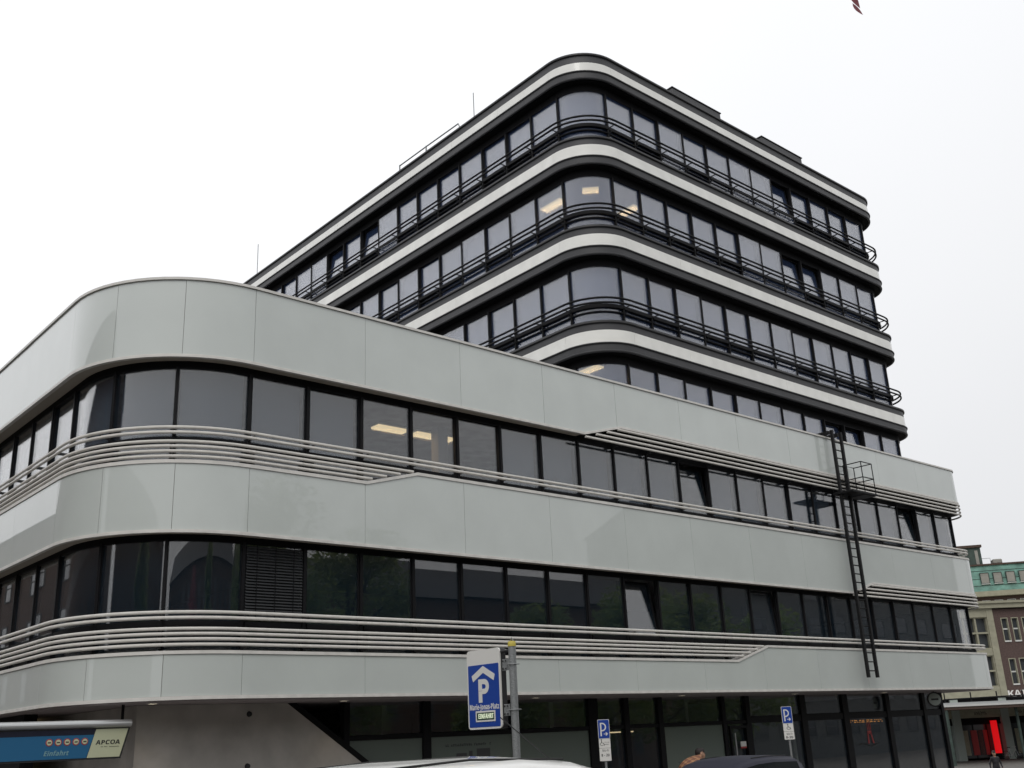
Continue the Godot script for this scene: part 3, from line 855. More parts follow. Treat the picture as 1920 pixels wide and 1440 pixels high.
func roof_ladder() -> void:
	var o := thing("roof_ladder", "black steel roof access ladder with a small railed platform on the pale facade", "ladder", Vector3(23.55, 0, 0.3))
	for x in [0.0, 0.52]:
		part(o, "stile", bx(Vector3(x - 0.05, 2.92, -0.045), Vector3(x + 0.05, 10.86, 0.045), 0.008), M.black_metal)
		part(o, "hook", bx(Vector3(x - 0.05, 10.74, -1.1), Vector3(x + 0.05, 10.86, -0.09), 0.006), M.black_metal)
	for k in 28:
		part(o, "rung", tb([Vector3(0.06, 3.12 + k * 0.272, 0), Vector3(0.46, 3.12 + k * 0.272, 0)], 0.02, 6), M.black_metal)
	# platform to the right, with its rail cage
	var p := node(o, "platform", Transform3D(Basis.IDENTITY, Vector3(0.62, 8.68, 0)))
	for x in [-0.5, 0.65]:
		part(p, "wall_arm", bx(Vector3(x - 0.025, 0.005, -0.31), Vector3(x + 0.025, 0.06, -0.252)), M.black_metal)
	part(p, "deck", bx(Vector3(-0.7, 0, -0.25), Vector3(0.8, 0.07, 0.5), 0.008), M.black_metal)
	part(p, "grating", bx(Vector3(0.12, -0.012, -0.15), Vector3(0.74, -0.002, 0.42)), M.grey_metal)
	for q in [Vector3(0.76, 0, 0.46), Vector3(0.76, 0, -0.2), Vector3(0.1, 0, 0.46), Vector3(0.1, 0, -0.2)]:
		part(p, "rail_post", tb([q + Vector3(0, 0.07, 0), q + Vector3(0, 1.1, 0)], 0.018, 6), M.black_metal)
	for y in [0.58, 1.1]:
		part(p, "guard_rail", tb([Vector3(0.1, y, 0.46), Vector3(0.76, y, 0.46), Vector3(0.76, y, -0.2), Vector3(0.1, y, -0.2), Vector3(0.1, y, 0.46)], 0.018, 6), M.black_metal)

# ------------------------------------------------------------------ signs
func rounded(w: float, h: float, r: float) -> PackedVector2Array:
	var o := PackedVector2Array()
	for c in [[w / 2 - r, h / 2 - r, 0.0], [-w / 2 + r, h / 2 - r, 0.5], [-w / 2 + r, -h / 2 + r, 1.0], [w / 2 - r, -h / 2 + r, 1.5]]:
		for k in 5:
			var a: float = (c[2] + k / 8.0) * PI
			o.append(Vector2(c[0] + r * cos(a), c[1] + r * sin(a)))
	return o
func plate(parent: Node3D, called: String, w: float, h: float, r: float, z0: float, z1: float, m: Material, at := Vector3.ZERO) -> void:
	var b := MB.new()
	b.prism(rounded(w, h, r), z0, z1)
	part(parent, called, b.done(), m, Transform3D(Basis.IDENTITY, at))
func garage_sign() -> void:
	var o := thing("parking_garage_sign", "tall blue parking garage sign on a grey pole with yellow cap", "sign", Vector3(4.9, g(4.9) + 0.12, 5.01))
	var y0 := -o.position.y
	part(o, "pole", tb([Vector3(0, 0, 0), Vector3(0, 3.1 + y0, 0)], 0.062, 14), M.galvanised)
	var b := MB.new()
	b.lathe([Vector2(0.0, 0.05), Vector2(0.06, 0.04), Vector2(0.068, 0.0), Vector2(0.068, -0.04)], 14)
	part(o, "cap", b.done(), M.yellow, Transform3D(Basis.IDENTITY, Vector3(0, 3.1 + y0, 0)))
	part(o, "cap_eye", tb([Vector3(0, 0.04, -0.04), Vector3(0, 0.1, 0.0), Vector3(0, 0.04, 0.04)], 0.008, 6), M.galvanised, Transform3D(Basis.IDENTITY, Vector3(0, 3.1 + y0, 0)))
	# sign box; faces -x (towards the camera)
	var s := node(o, "sign_box", Transform3D(Basis(Vector3.UP, -PI / 2), Vector3(-0.03, 2.44 + y0, -0.68)))
	plate(s, "case", 0.86, 1.27, 0.06, -0.1, 0.0, M.sign_black)
	plate(s, "face", 0.85, 1.26, 0.06, 0.002, 0.03, M.sign_white)
	plate(s, "blue_field", 0.79, 0.985, 0.02, 0.031, 0.034, M.sign_blue, Vector3(0.0, -0.105, 0))
	b = MB.new()
	var rf := PackedVector2Array([Vector2(-0.30, 0.215), Vector2(0.0, 0.365), Vector2(0.30, 0.215), Vector2(0.265, 0.12), Vector2(0.0, 0.255), Vector2(-0.265, 0.12)])
	b.prism(rf, 0.035, 0.038)
	part(s, "roof_symbol", b.done(), M.sign_white)
	b = MB.new()
	b.prism(letter_p(0.37, 0.27, 0.092), 0.035, 0.038)
	part(s, "letter_p", b.done(), M.sign_white, Transform3D(Basis.IDENTITY, Vector3(-0.13, -0.215, 0)))
	words(s, "place_name", "Marie-Jonas-Platz", 0.085, M.sign_white, Transform3D(Basis.IDENTITY, Vector3(0.0, -0.285, 0.036)), true, 0.0, 0.75)
	plate(s, "display_border", 0.5, 0.17, 0.006, 0.035, 0.04, M.sign_white, Vector3(0.03, -0.43, 0))
	plate(s, "display", 0.44, 0.115, 0.004, 0.0405, 0.043, M.led_green, Vector3(0.03, -0.43, 0))
	words(s, "display_text", "EINFAHRT", 0.075, M.led_text, Transform3D(Basis.IDENTITY, Vector3(0.045, -0.43, 0.045)), true, 0.0, 0.38)
	for y in [2.78, 2.08]:
		var br := node(o, "bracket", Transform3D(Basis.IDENTITY, Vector3(0, y + y0, 0)))
		part(br, "clamp", tb([Vector3(-0.07, 0, -0.07), Vector3(0.075, 0, -0.06), Vector3(0.075, 0, 0.07), Vector3(-0.075, 0, 0.07), Vector3(-0.07, 0, -0.07)], 0.009, 6), M.galvanised)
		part(br, "flange", bx(Vector3(-0.055, -0.09, -0.2), Vector3(-0.03, 0.09, -0.062), 0.004), M.galvanised)
		for z in [-0.17, -0.1]:
			for yy in [-0.06, 0.06]:
				part(br, "bolt", bx(Vector3(-0.07, yy - 0.012, z - 0.012), Vector3(-0.056, yy + 0.012, z + 0.012), 0.003), M.dark_metal)
	part(o, "arm", tb([Vector3(0, 3.0 + y0, -0.02), Vector3(-0.02, 3.0 + y0, -0.28)], 0.025, 8), M.sign_black)
func letter_p(h: float, w: float, t: float) -> PackedVector2Array:   # one closed outline with a slit into the bowl
	var o := PackedVector2Array([Vector2(0, 0), Vector2(t, 0), Vector2(t, h * 0.36)])
	var r := h * 0.32
	var cx := w - r
	for k in 13:
		var a := -PI / 2 + PI * k / 12
		o.append(Vector2(cx + r * cos(a), h - r + r * sin(a)))
	o.append(Vector2(0, h)); o.append(Vector2(0, h * 0.5))
	o.append(Vector2(t, h * 0.505))
	o.append(Vector2(t, h - t * 0.85))
	var ri := r - t * 0.9
	for k in 13:
		var a := PI / 2 - PI * k / 12
		o.append(Vector2(cx + ri * cos(a), h - r + ri * sin(a)))
	o.append(Vector2(t, h - 2 * r + t * 0.9)); o.append(Vector2(t, h * 0.495)); o.append(Vector2(0, h * 0.49))
	return o
func parking_sign(x: float, z: float, ytop: float, k: float, label: String, first: bool, hours: String, turn: float) -> void:
	var gy := g(x) + 0.12
	var o := thing("parking_sign", label, "sign", Vector3(x, gy, z), turn, "blue parking signs on the pavement")
	var y := ytop - gy
	part(o, "post", tb([Vector3(0, 0, 0), Vector3(0, y - 0.02, 0)], 0.03, 10), M.galvanised)
	var s := node(o, "panel", Transform3D(Basis.from_scale(Vector3(k, k, k)), Vector3(0, y, 0.035)))
	plate(s, "plate", 0.42, 0.66, 0.03, 0.0, 0.02, M.sign_white, Vector3(0, -0.33, 0))
	plate(s, "blue_field", 0.39, 0.63, 0.025, 0.021, 0.024, M.sign_blue, Vector3(0, -0.33, 0))
	var b := MB.new()
	b.prism(letter_p(0.46, 0.22, 0.05), 0.025, 0.028)
	part(s, "letter_p", b.done(), M.sign_white, Transform3D(Basis.IDENTITY, Vector3(-0.13, -0.57, 0)))
	b = MB.new()
	b.prism(PackedVector2Array([Vector2(-0.01, -0.51), Vector2(0.08, -0.51), Vector2(0.05, -0.555), Vector2(0.085, -0.555), Vector2(0.145, -0.497), Vector2(0.085, -0.44), Vector2(0.05, -0.44), Vector2(0.08, -0.485), Vector2(-0.01, -0.485)]), 0.025, 0.028)
	part(s, "arrow", b.done(), M.sign_white)
	var hh := 0.31 if first else 0.3
	plate(s, "disabled_plate", 0.41, hh, 0.015, 0.0, 0.02, M.sign_white, Vector3(0, -0.665 - hh / 2, 0))
	plate(s, "hours_plate", 0.41, hh + (0.12 if first else 0.0), 0.015, 0.0, 0.02, M.sign_white, Vector3(0, -0.675 - hh * 1.5 - (0.06 if first else 0.0), 0))
	# wheelchair symbol
	var pts := []
	for a in 11:
		var t := PI * 0.55 + a / 10.0 * PI * 1.25
		pts.append(Vector3(0.065 * cos(t), 0.065 * sin(t), 0))
	var sx := -0.1 if first else 0.0
	b = MB.new()
	b.tube(pts, 0.01, 6)
	b.tube([Vector3(-0.02, 0.16, 0), Vector3(0.0, 0.05, 0), Vector3(0.06, 0.04, 0), Vector3(0.09, -0.06, 0)], 0.014, 6)
	b.box(Vector3(-0.035, 0.165, -0.008), Vector3(0.005, 0.205, 0.008), 0.006)
	part(s, "wheelchair_symbol", b.done(), M.sign_black, Transform3D(Basis(Vector3(1, 0, 0), Vector3(0, 0.8, 0), Vector3(0, 0, 0.4)), Vector3(sx, -0.84, 0.021)))
	if first:
		strokes(s, "lettering", Vector3(0.0, -0.80, 0.021), 0.17, 0.035, 8, 7)
		strokes(s, "lettering", Vector3(0.0, -0.87, 0.021), 0.17, 0.035, 8, 8)
	words(s, "lettering", "Mo-Fr", 0.08, M.sign_black, Transform3D(Basis.IDENTITY, Vector3(0.02, -1.06, 0.021)), false, 0.0, 0.24)
	words(s, "lettering", hours, 0.085, M.sign_black, Transform3D(Basis.IDENTITY, Vector3(0.0, -1.22 if first else -1.19, 0.021)), true, 0.0, 0.29)
func entry_sign() -> void:
	var o := thing("garage_entry_sign", "blue and cream garage entry board hanging under the overhang", "sign", Vector3(0, 0, -1.0))
	var b := MB.new()
	b.T = Transform3D.IDENTITY
	var prof := []
	for k in 9:
		var a := -PI / 2 + PI * k / 8
		prof.append(Vector2(0.07 * cos(a), 2.21 + 0.065 * sin(a)))
	prof.append(Vector2(-0.15, 2.275)); prof.append(Vector2(-0.15, 2.145))
	b.T = Transform3D(Basis(Vector3(0, 0, 1), Vector3(0, 1, 0), Vector3(-1, 0, 0)), Vector3.ZERO)
	b.prism(PackedVector2Array(prof), -1.1, 4.2)
	part(o, "hood", b.done(), M.aluminium)
	var quadp := func(x0: float, x1: float, y0: float, y1: float, sl0: float, sl1: float) -> PackedVector2Array:
		return PackedVector2Array([Vector2(x0 - sl0, y0), Vector2(x1 - sl1, y0), Vector2(x1, y1), Vector2(x0, y1)])
	b = MB.new()
	b.prism(quadp.call(-4.2, 1.1, 1.63, 2.14, 0.0, 0.14), -0.14, -0.004)
	part(o, "box", b.done(), M.sign_black)
	b = MB.new()
	b.prism(quadp.call(-4.2, 0.47, 1.66, 2.035, 0.0, 0.105), 0.0, 0.006)
	part(o, "blue_field", b.done(), M.apcoa_blue)
	b = MB.new()
	b.prism(quadp.call(-4.2, 0.495, 2.037, 2.125, 0.0, 0.025), 0.0, 0.006)
	part(o, "navy_stripe", b.done(), M.apcoa_navy)
	b = MB.new()
	b.prism(quadp.call(0.5, 1.06, 1.66, 2.125, 0.125, 0.125), 0.0, 0.006)
	part(o, "cream_field", b.done(), M.apcoa_cream)
	words(o, "lettering", "APCOA", 0.07, M.sign_black, Transform3D(Basis.IDENTITY, Vector3(0.72, 1.905, 0.008)), true, 0.12, 0.42)
	strokes(o, "small_lettering", Vector3(0.6, 1.825, 0.006), 0.32, 0.016, 22, 9)
	words(o, "lettering", "Einfahrt", 0.075, M.apcoa_text, Transform3D(Basis.IDENTITY, Vector3(-0.14, 1.755, 0.008)), true, 0.22, 0.4)
	for k in 5:
		var c := node(o, "restriction_symbol", Transform3D(Basis(Vector3.RIGHT, PI / 2), Vector3(-0.27 + k * 0.147, 1.93, 0.006)))
		b = MB.new()
		b.lathe([Vector2(0.0, 0.004), Vector2(0.058, 0.004), Vector2(0.06, 0.0)], 18)
		part(c, "red_ring", b.done(), M.red)
		b = MB.new()
		b.lathe([Vector2(0.0, 0.007), Vector2(0.044, 0.007), Vector2(0.045, 0.0045)], 18)
		part(c, "disc", b.done(), M.apcoa_cream)
		part(c, "mark", bx(Vector3(-0.026, 0.0075, -0.009 + 0.003 * (k % 2)), Vector3(0.026, 0.009, 0.011)), M.sign_black)
	for x in [-2.6, 0.99]:
		part(o, "hanger", bx(Vector3(x - 0.02, 2.27, -0.14), Vector3(x + 0.02, 2.53, -0.1)), M.head)

# ------------------------------------------------------------------ vehicles
func car(called: String, label: String, at: Vector3, turn: float, paint: Material, len: float, hgt: float, wid: float, kind: int) -> Node3D:
	var o := thing(called, label, "car", at, turn)
	# stations: x, belt height, roof height, roof half width
	var L := len / 2
	var st := []
	if kind == 0:      # hatchback
		st = [[-L, 0.62, 0.62, 0.5], [-L + 0.07, 0.86, 0.9, 0.66], [-L + 0.3, 0.93, 1.2, 0.56], [-L + 0.62, 0.95, hgt - 0.045, 0.54], [-L + 1.2, 0.94, hgt - 0.006, 0.57], [-0.1, 0.93, hgt, 0.58], [0.35, 0.92, hgt - 0.035, 0.56], [0.62, 0.915, hgt - 0.1, 0.55], [1.2, 0.9, 0.98, 0.62], [1.45, 0.86, 0.88, 0.66], [L - 0.25, 0.74, 0.76, 0.6], [L, 0.5, 0.52, 0.45]]
	else:              # small estate, short tail
		st = [[-L, 0.7, 0.72, 0.6], [-L + 0.05, 0.92, 1.05, 0.62], [-L + 0.16, 0.95, hgt - 0.1, 0.55], [-L + 0.3, 0.95, hgt - 0.02, 0.55], [-L + 0.9, 0.94, hgt, 0.57], [-0.4, 0.93, hgt - 0.012, 0.57], [-0.1, 0.92, hgt - 0.06, 0.55], [0.12, 0.91, hgt - 0.17, 0.55], [0.95, 0.9, 0.97, 0.62], [1.2, 0.86, 0.88, 0.66], [L - 0.25, 0.76, 0.78, 0.6], [L, 0.5, 0.52, 0.45]]
	var W := wid / 2
	var rings := []
	for s in st:
		var endk: float = clampf((L - absf(s[0])) / 0.35, 0.0, 1.0)
		var w := W * lerpf(0.86, 1.0, sqrt(endk))
		var r := []
		r.append(Vector3(s[0], 0.2, w * 0.9)); r.append(Vector3(s[0], 0.34, w * 0.985)); r.append(Vector3(s[0], minf(0.6, s[1] - 0.05), w)); r.append(Vector3(s[0], s[1], w * 0.955))
		r.append(Vector3(s[0], lerpf(s[1], s[2], 0.9), lerpf(w * 0.93, s[3] * wid / 1.7 + 0.05, 0.9))); r.append(Vector3(s[0], s[2] - 0.012, s[3] * wid / 1.7 - 0.03)); r.append(Vector3(s[0], s[2] + 0.012, s[3] * 0.5 * wid / 1.7)); r.append(Vector3(s[0], s[2] + 0.02, 0))
		var full := r.duplicate()
		for k in range(r.size() - 2, -1, -1):
			full.append(Vector3(r[k].x, r[k].y, -r[k].z))
		rings.append(full)
	var tool := SurfaceTool.new()
	tool.begin(Mesh.PRIMITIVE_TRIANGLES)
	tool.set_smooth_group(0)
	var nn: int = rings[0].size()
	for i in rings.size() - 1:
		for k in nn - 1:
			for v in [[i, k], [i + 1, k], [i + 1, k + 1], [i, k], [i + 1, k + 1], [i, k + 1]]:
				tool.add_vertex(rings[v[0]][v[1]])
		for v in [[i, nn - 1], [i + 1, nn - 1], [i + 1, 0], [i, nn - 1], [i + 1, 0], [i, 0]]:
			tool.add_vertex(rings[v[0]][v[1]])
	for e in [0, rings.size() - 1]:
		for k in range(1, nn - 1):
			tool.add_vertex(rings[e][0]); tool.add_vertex(rings[e][k + (1 if e == 0 else 0)]); tool.add_vertex(rings[e][k + (0 if e == 0 else 1)])
	tool.index(); tool.generate_normals()
	part(o, "body", tool.commit(), paint)
	# windows lie just proud of the shell
	var first := 2
	for side in [1.0, -1.0]:
		var b := MB.new()
		for i in range(first + 1, 7):
			var p: Array = rings[i]
			var q: Array = rings[i + 1]
			var f := func(v: Vector3) -> Vector3: return Vector3(v.x, v.y, v.z * side)
			var a0: Vector3 = f.call(p[3].lerp(p[4], 0.08)); var a1: Vector3 = f.call(q[3].lerp(q[4], 0.08)); var a2: Vector3 = f.call(q[3].lerp(q[4], 0.93)); var a3: Vector3 = f.call(p[3].lerp(p[4], 0.93))
			var off := Vector3(0, 0, 0.006 * side)
			b.quad(a0 + off, a1 + off, a2 + off, a3 + off, Vector3(0, 0.25, side).normalized())
		part(o, "side_window", b.done(), M.car_glass)
	for e in [[7, 8, 1.0, "windscreen"], [3, 2, -1.0, "rear_window"]]:
		var b := MB.new()
		var p: Array = rings[e[0]]
		var q: Array = rings[e[1]]
		var off := Vector3(0.008 * e[2], 0.006, 0)
		var a0: Vector3 = q[5].lerp(p[5], 0.06) + off; var a3: Vector3 = p[5].lerp(q[5], 0.08) + off
		a0.z -= 0.05; a3.z -= 0.05
		var a1 := Vector3(a0.x + 0.03 * e[2], a0.y + 0.03, 0); var a2 := Vector3(a3.x, a3.y + 0.028, 0)
		var nrm := Vector3(e[2], 0.9, 0).normalized()
		b.quad(a0, a1, a2, a3, nrm)
		b.quad(Vector3(a0.x, a0.y, -a0.z), a1, a2, Vector3(a3.x, a3.y, -a3.z), nrm)
		part(o, e[3], b.done(), M.car_glass)
	for x in [-L + 0.72, L - 0.78]:
		for side in [1.0, -1.0]:
			var wn := node(o, "wheel", Transform3D(Basis(Vector3.RIGHT, PI / 2 * side), Vector3(x, 0.31, (W - 0.1) * side)))
			var b := MB.new()
			b.lathe([Vector2(0.2, -0.1), Vector2(0.29, -0.1), Vector2(0.31, -0.07), Vector2(0.31, 0.07), Vector2(0.29, 0.1), Vector2(0.2, 0.1)], 24)
			part(wn, "tyre", b.done(), M.rubber)
			b = MB.new()
			b.lathe([Vector2(0.0, 0.07), Vector2(0.08, 0.075), Vector2(0.19, 0.06), Vector2(0.2, 0.1)], 20)
			part(wn, "rim", b.done(), M.aluminium)
	for side in [1.0, -1.0]:
		part(o, "headlight", bx(Vector3(L - 0.24, 0.6, side * 0.62 - 0.14), Vector3(L - 0.06, 0.72, side * 0.62 + 0.14), 0.03), M.lamp_lens)
		part(o, "tail_light", bx(Vector3(-L + 0.0, 0.72, side * 0.62 - 0.1), Vector3(-L + 0.1, 0.92, side * 0.62 + 0.1), 0.03), M.red)
		part(o, "roof_seam", tb([Vector3(-L + 0.75, hgt - 0.028, side * 0.5 * wid / 1.7), Vector3(-0.5, hgt + 0.006, side * 0.525 * wid / 1.7), Vector3(0.3, hgt - 0.024, side * 0.51 * wid / 1.7)] if kind == 0 else [Vector3(-L + 0.4, hgt - 0.01, side * 0.5 * wid / 1.7), Vector3(-L + 0.9, hgt + 0.002, side * 0.52 * wid / 1.7), Vector3(-0.42, hgt - 0.012, side * 0.51 * wid / 1.7)], 0.008, 6), M.rubber)
		part(o, "door_mirror", bx(Vector3(0.72, 0.92, side * (W + 0.08) - 0.09), Vector3(0.86, 1.06, side * (W + 0.08) + 0.09), 0.03), paint)
	if kind == 0:
		part(o, "aerial", tb([Vector3(0.42, hgt - 0.04, 0.3), Vector3(0.12, hgt + 0.26, 0.12)], 0.004, 5), M.rubber)
	return o

# ------------------------------------------------------------------ people
func smin(a: float, b: float, k: float) -> float:
	var h := clampf(0.5 + 0.5 * (b - a) / k, 0.0, 1.0)
	return lerpf(b, a, h) - k * h * (1.0 - h)
# bones: [a, b, ra, rb, colour]; surface nets of the smooth union
func body_mesh(bones: Array, cell: float, k: float) -> ArrayMesh:
	var lo := Vector3.INF; var hi := -Vector3.INF
	for q in bones:
		var r: float = maxf(q[2], q[3]) + k
		for e in [q[0], q[1]]:
			lo = lo.min(e - Vector3.ONE * r); hi = hi.max(e + Vector3.ONE * r)
	var nx := int((hi.x - lo.x) / cell) + 2; var ny := int((hi.y - lo.y) / cell) + 2; var nz := int((hi.z - lo.z) / cell) + 2
	var f := PackedFloat32Array(); f.resize(nx * ny * nz); f.fill(9.0)
	for q in bones:
		var r: float = maxf(q[2], q[3]) + k + cell * 2
		var a: Vector3 = q[0]; var ab: Vector3 = q[1] - a
		var l2 := maxf(ab.length_squared(), 1e-9)
		var b0: Vector3 = ((a.min(q[1]) - Vector3.ONE * r - lo) / cell).floor().max(Vector3.ZERO)
		var b1: Vector3 = ((a.max(q[1]) + Vector3.ONE * r - lo) / cell).ceil().min(Vector3(nx - 1, ny - 1, nz - 1))
		for z in range(int(b0.z), int(b1.z) + 1):
			for y in range(int(b0.y), int(b1.y) + 1):
				var row := (z * ny + y) * nx
				for x in range(int(b0.x), int(b1.x) + 1):
					var p := lo + Vector3(x, y, z) * cell
					var t := clampf((p - a).dot(ab) / l2, 0.0, 1.0)
					var d: float = (p - a - ab * t).length() - lerpf(q[2], q[3], t)
					f[row + x] = smin(f[row + x], d, k)
	var mb := MB.new()
	var ids := {}
	for z in nz - 1:
		for y in ny - 1:
			for x in nx - 1:
				var i0 := (z * ny + y) * nx + x
				var sgn := 0
				var vals := []
				for c in 8:
					var val := f[i0 + (c & 1) + ((c >> 1) & 1) * nx + (c >> 2) * nx * ny]
					vals.append(val)
					if val < 0.0:
						sgn += 1
				if sgn == 0 or sgn == 8:
					continue
				var acc := Vector3.ZERO
				var cnt := 0
				for e in [[0, 1], [2, 3], [4, 5], [6, 7], [0, 2], [1, 3], [4, 6], [5, 7], [0, 4], [1, 5], [2, 6], [3, 7]]:
					var va: float = vals[e[0]]; var vb: float = vals[e[1]]
					if (va < 0.0) != (vb < 0.0):
						var t := va / (va - vb)
						var pa := Vector3(e[0] & 1, (e[0] >> 1) & 1, e[0] >> 2); var pb := Vector3(e[1] & 1, (e[1] >> 1) & 1, e[1] >> 2)
						acc += pa.lerp(pb, t); cnt += 1
				var p := lo + (Vector3(x, y, z) + acc / cnt) * cell
				var nn := Vector3(vals[1] + vals[3] + vals[5] + vals[7] - vals[0] - vals[2] - vals[4] - vals[6], vals[2] + vals[3] + vals[6] + vals[7] - vals[0] - vals[1] - vals[4] - vals[5], vals[4] + vals[5] + vals[6] + vals[7] - vals[0] - vals[1] - vals[2] - vals[3])
				var best := 9e9
				for q in bones:
					var a: Vector3 = q[0]; var ab: Vector3 = q[1] - a
					var t := clampf((p - a).dot(ab) / maxf(ab.length_squared(), 1e-9), 0.0, 1.0)
					var d: float = (p - a - ab * t).length() - lerpf(q[2], q[3], t)
					if d < best:
						best = d; mb.col = q[4]
				ids[i0] = mb.vert(p, nn)
	var stepv := [1, nx, nx * ny]
	for z in range(1, nz - 1):
		for y in range(1, ny - 1):
			for x in range(1, nx - 1):
				var i0 := (z * ny + y) * nx + x
				var s0 := f[i0] < 0.0
				for ax in 3:
					if s0 == (f[i0 + stepv[ax]] < 0.0):
						continue
					var u: int = stepv[(ax + 1) % 3]; var w: int = stepv[(ax + 2) % 3]
					var q := [ids.get(i0, -1), ids.get(i0 - u, -1), ids.get(i0 - u - w, -1), ids.get(i0 - w, -1)]
					if q.min() < 0:
						continue
					if s0:
						mb.idx.append_array([q[0], q[2], q[1], q[0], q[3], q[2]])
					else:
						mb.idx.append_array([q[0], q[1], q[2], q[0], q[2], q[3]])
	return mb.done(true)
func person_bones(h: float, coat: Color, legs: Color, skin: Color, hair: Color, arms: Array, stride: float, coat_low: float) -> Array:
	# faces +x; y up
	var k := h / 1.75
	var v := func(x: float, y: float, z: float) -> Vector3: return Vector3(x, y, z) * k
	var o := []
	var add := func(a: Vector3, b: Vector3, ra: float, rb: float, c: Color) -> void: o.append([a, b, ra * k, rb * k, c])
	var shoe := Color(0.015, 0.013, 0.012)
	for s in [1.0, -1.0]:
		var st: float = stride * s
		add.call(v.call(0, 0.92, 0.09 * s), v.call(st * 0.5 + 0.03, 0.5, 0.1 * s), 0.088, 0.06, legs)
		add.call(v.call(st * 0.5 + 0.03, 0.5, 0.1 * s), v.call(st - 0.02, 0.1, 0.1 * s), 0.058, 0.042, legs)
		add.call(v.call(st - 0.03, 0.045, 0.1 * s), v.call(st + 0.16, 0.035, 0.12 * s), 0.043, 0.035, shoe)
		add.call(v.call(0, 1.42, 0.05 * s), v.call(-0.005, 1.405, 0.165 * s), 0.075, 0.062, coat)
		add.call(v.call(0.0, coat_low, 0.075 * s), v.call(0.0, 1.05, 0.06 * s), 0.125, 0.115, coat)
	add.call(v.call(0, 0.98, 0), v.call(0.0, 1.2, 0), 0.135, 0.13, coat)
	add.call(v.call(0.0, 1.2, 0.05), v.call(0.005, 1.36, 0.07), 0.125, 0.11, coat)
	add.call(v.call(0.0, 1.2, -0.05), v.call(0.005, 1.36, -0.07), 0.125, 0.11, coat)
	for a in arms:   # shoulder side, elbow, wrist
		var s: float = a[0]
		add.call(v.call(-0.005, 1.40, 0.175 * s), a[1] * k, 0.055, 0.045, coat)
		add.call(a[1] * k, a[2] * k, 0.045, 0.034, coat)
		var d: Vector3 = (a[2] - a[1]).normalized()
		add.call(a[2] * k, (a[2] + d * 0.07) * k, 0.03, 0.034, skin)
		for f in 4:
			var side: Vector3 = d.cross(Vector3.UP).normalized() if absf(d.y) < 0.9 else Vector3.RIGHT
			var base: Vector3 = a[2] + d * 0.085 + side * (0.014 * (f - 1.5) * 1.3)
			add.call(base * k, (base + d * (0.045 + 0.008 * (1.5 - absf(f - 1.4)))) * k, 0.0095, 0.0085, skin)
		add.call((a[2] + d * 0.03) * k, (a[2] + d * 0.06 + Vector3(0.04, 0.01, 0)) * k, 0.012, 0.01, skin)
	add.call(v.call(0.0, 1.42, 0), v.call(0.02, 1.53, 0), 0.058, 0.053, skin)
	add.call(v.call(0.005, 1.655, 0), v.call(0.02, 1.62, 0), 0.092, 0.085, skin)
	add.call(v.call(0.055, 1.575, 0), v.call(0.045, 1.6, 0), 0.05, 0.06, skin)
	add.call(v.call(0.105, 1.615, 0), v.call(0.1, 1.645, 0), 0.016, 0.011, skin)       # nose
	add.call(v.call(0.088, 1.572, -0.014), v.call(0.088, 1.572, 0.014), 0.014, 0.014, skin * 0.75)   # mouth
	for s in [1.0, -1.0]:
		add.call(v.call(0.0, 1.6, 0.09 * s), v.call(0.005, 1.635, 0.095 * s), 0.015, 0.018, skin)     # ears
		add.call(v.call(0.095, 1.648, 0.032 * s), v.call(0.097, 1.648, 0.034 * s), 0.01, 0.01, Color(0.02, 0.02, 0.02))
	add.call(v.call(-0.02, 1.69, 0), v.call(0.03, 1.705, 0), 0.095, 0.08, hair)
	add.call(v.call(-0.045, 1.6, 0), v.call(-0.045, 1.67, 0), 0.078, 0.085, hair)
	return o
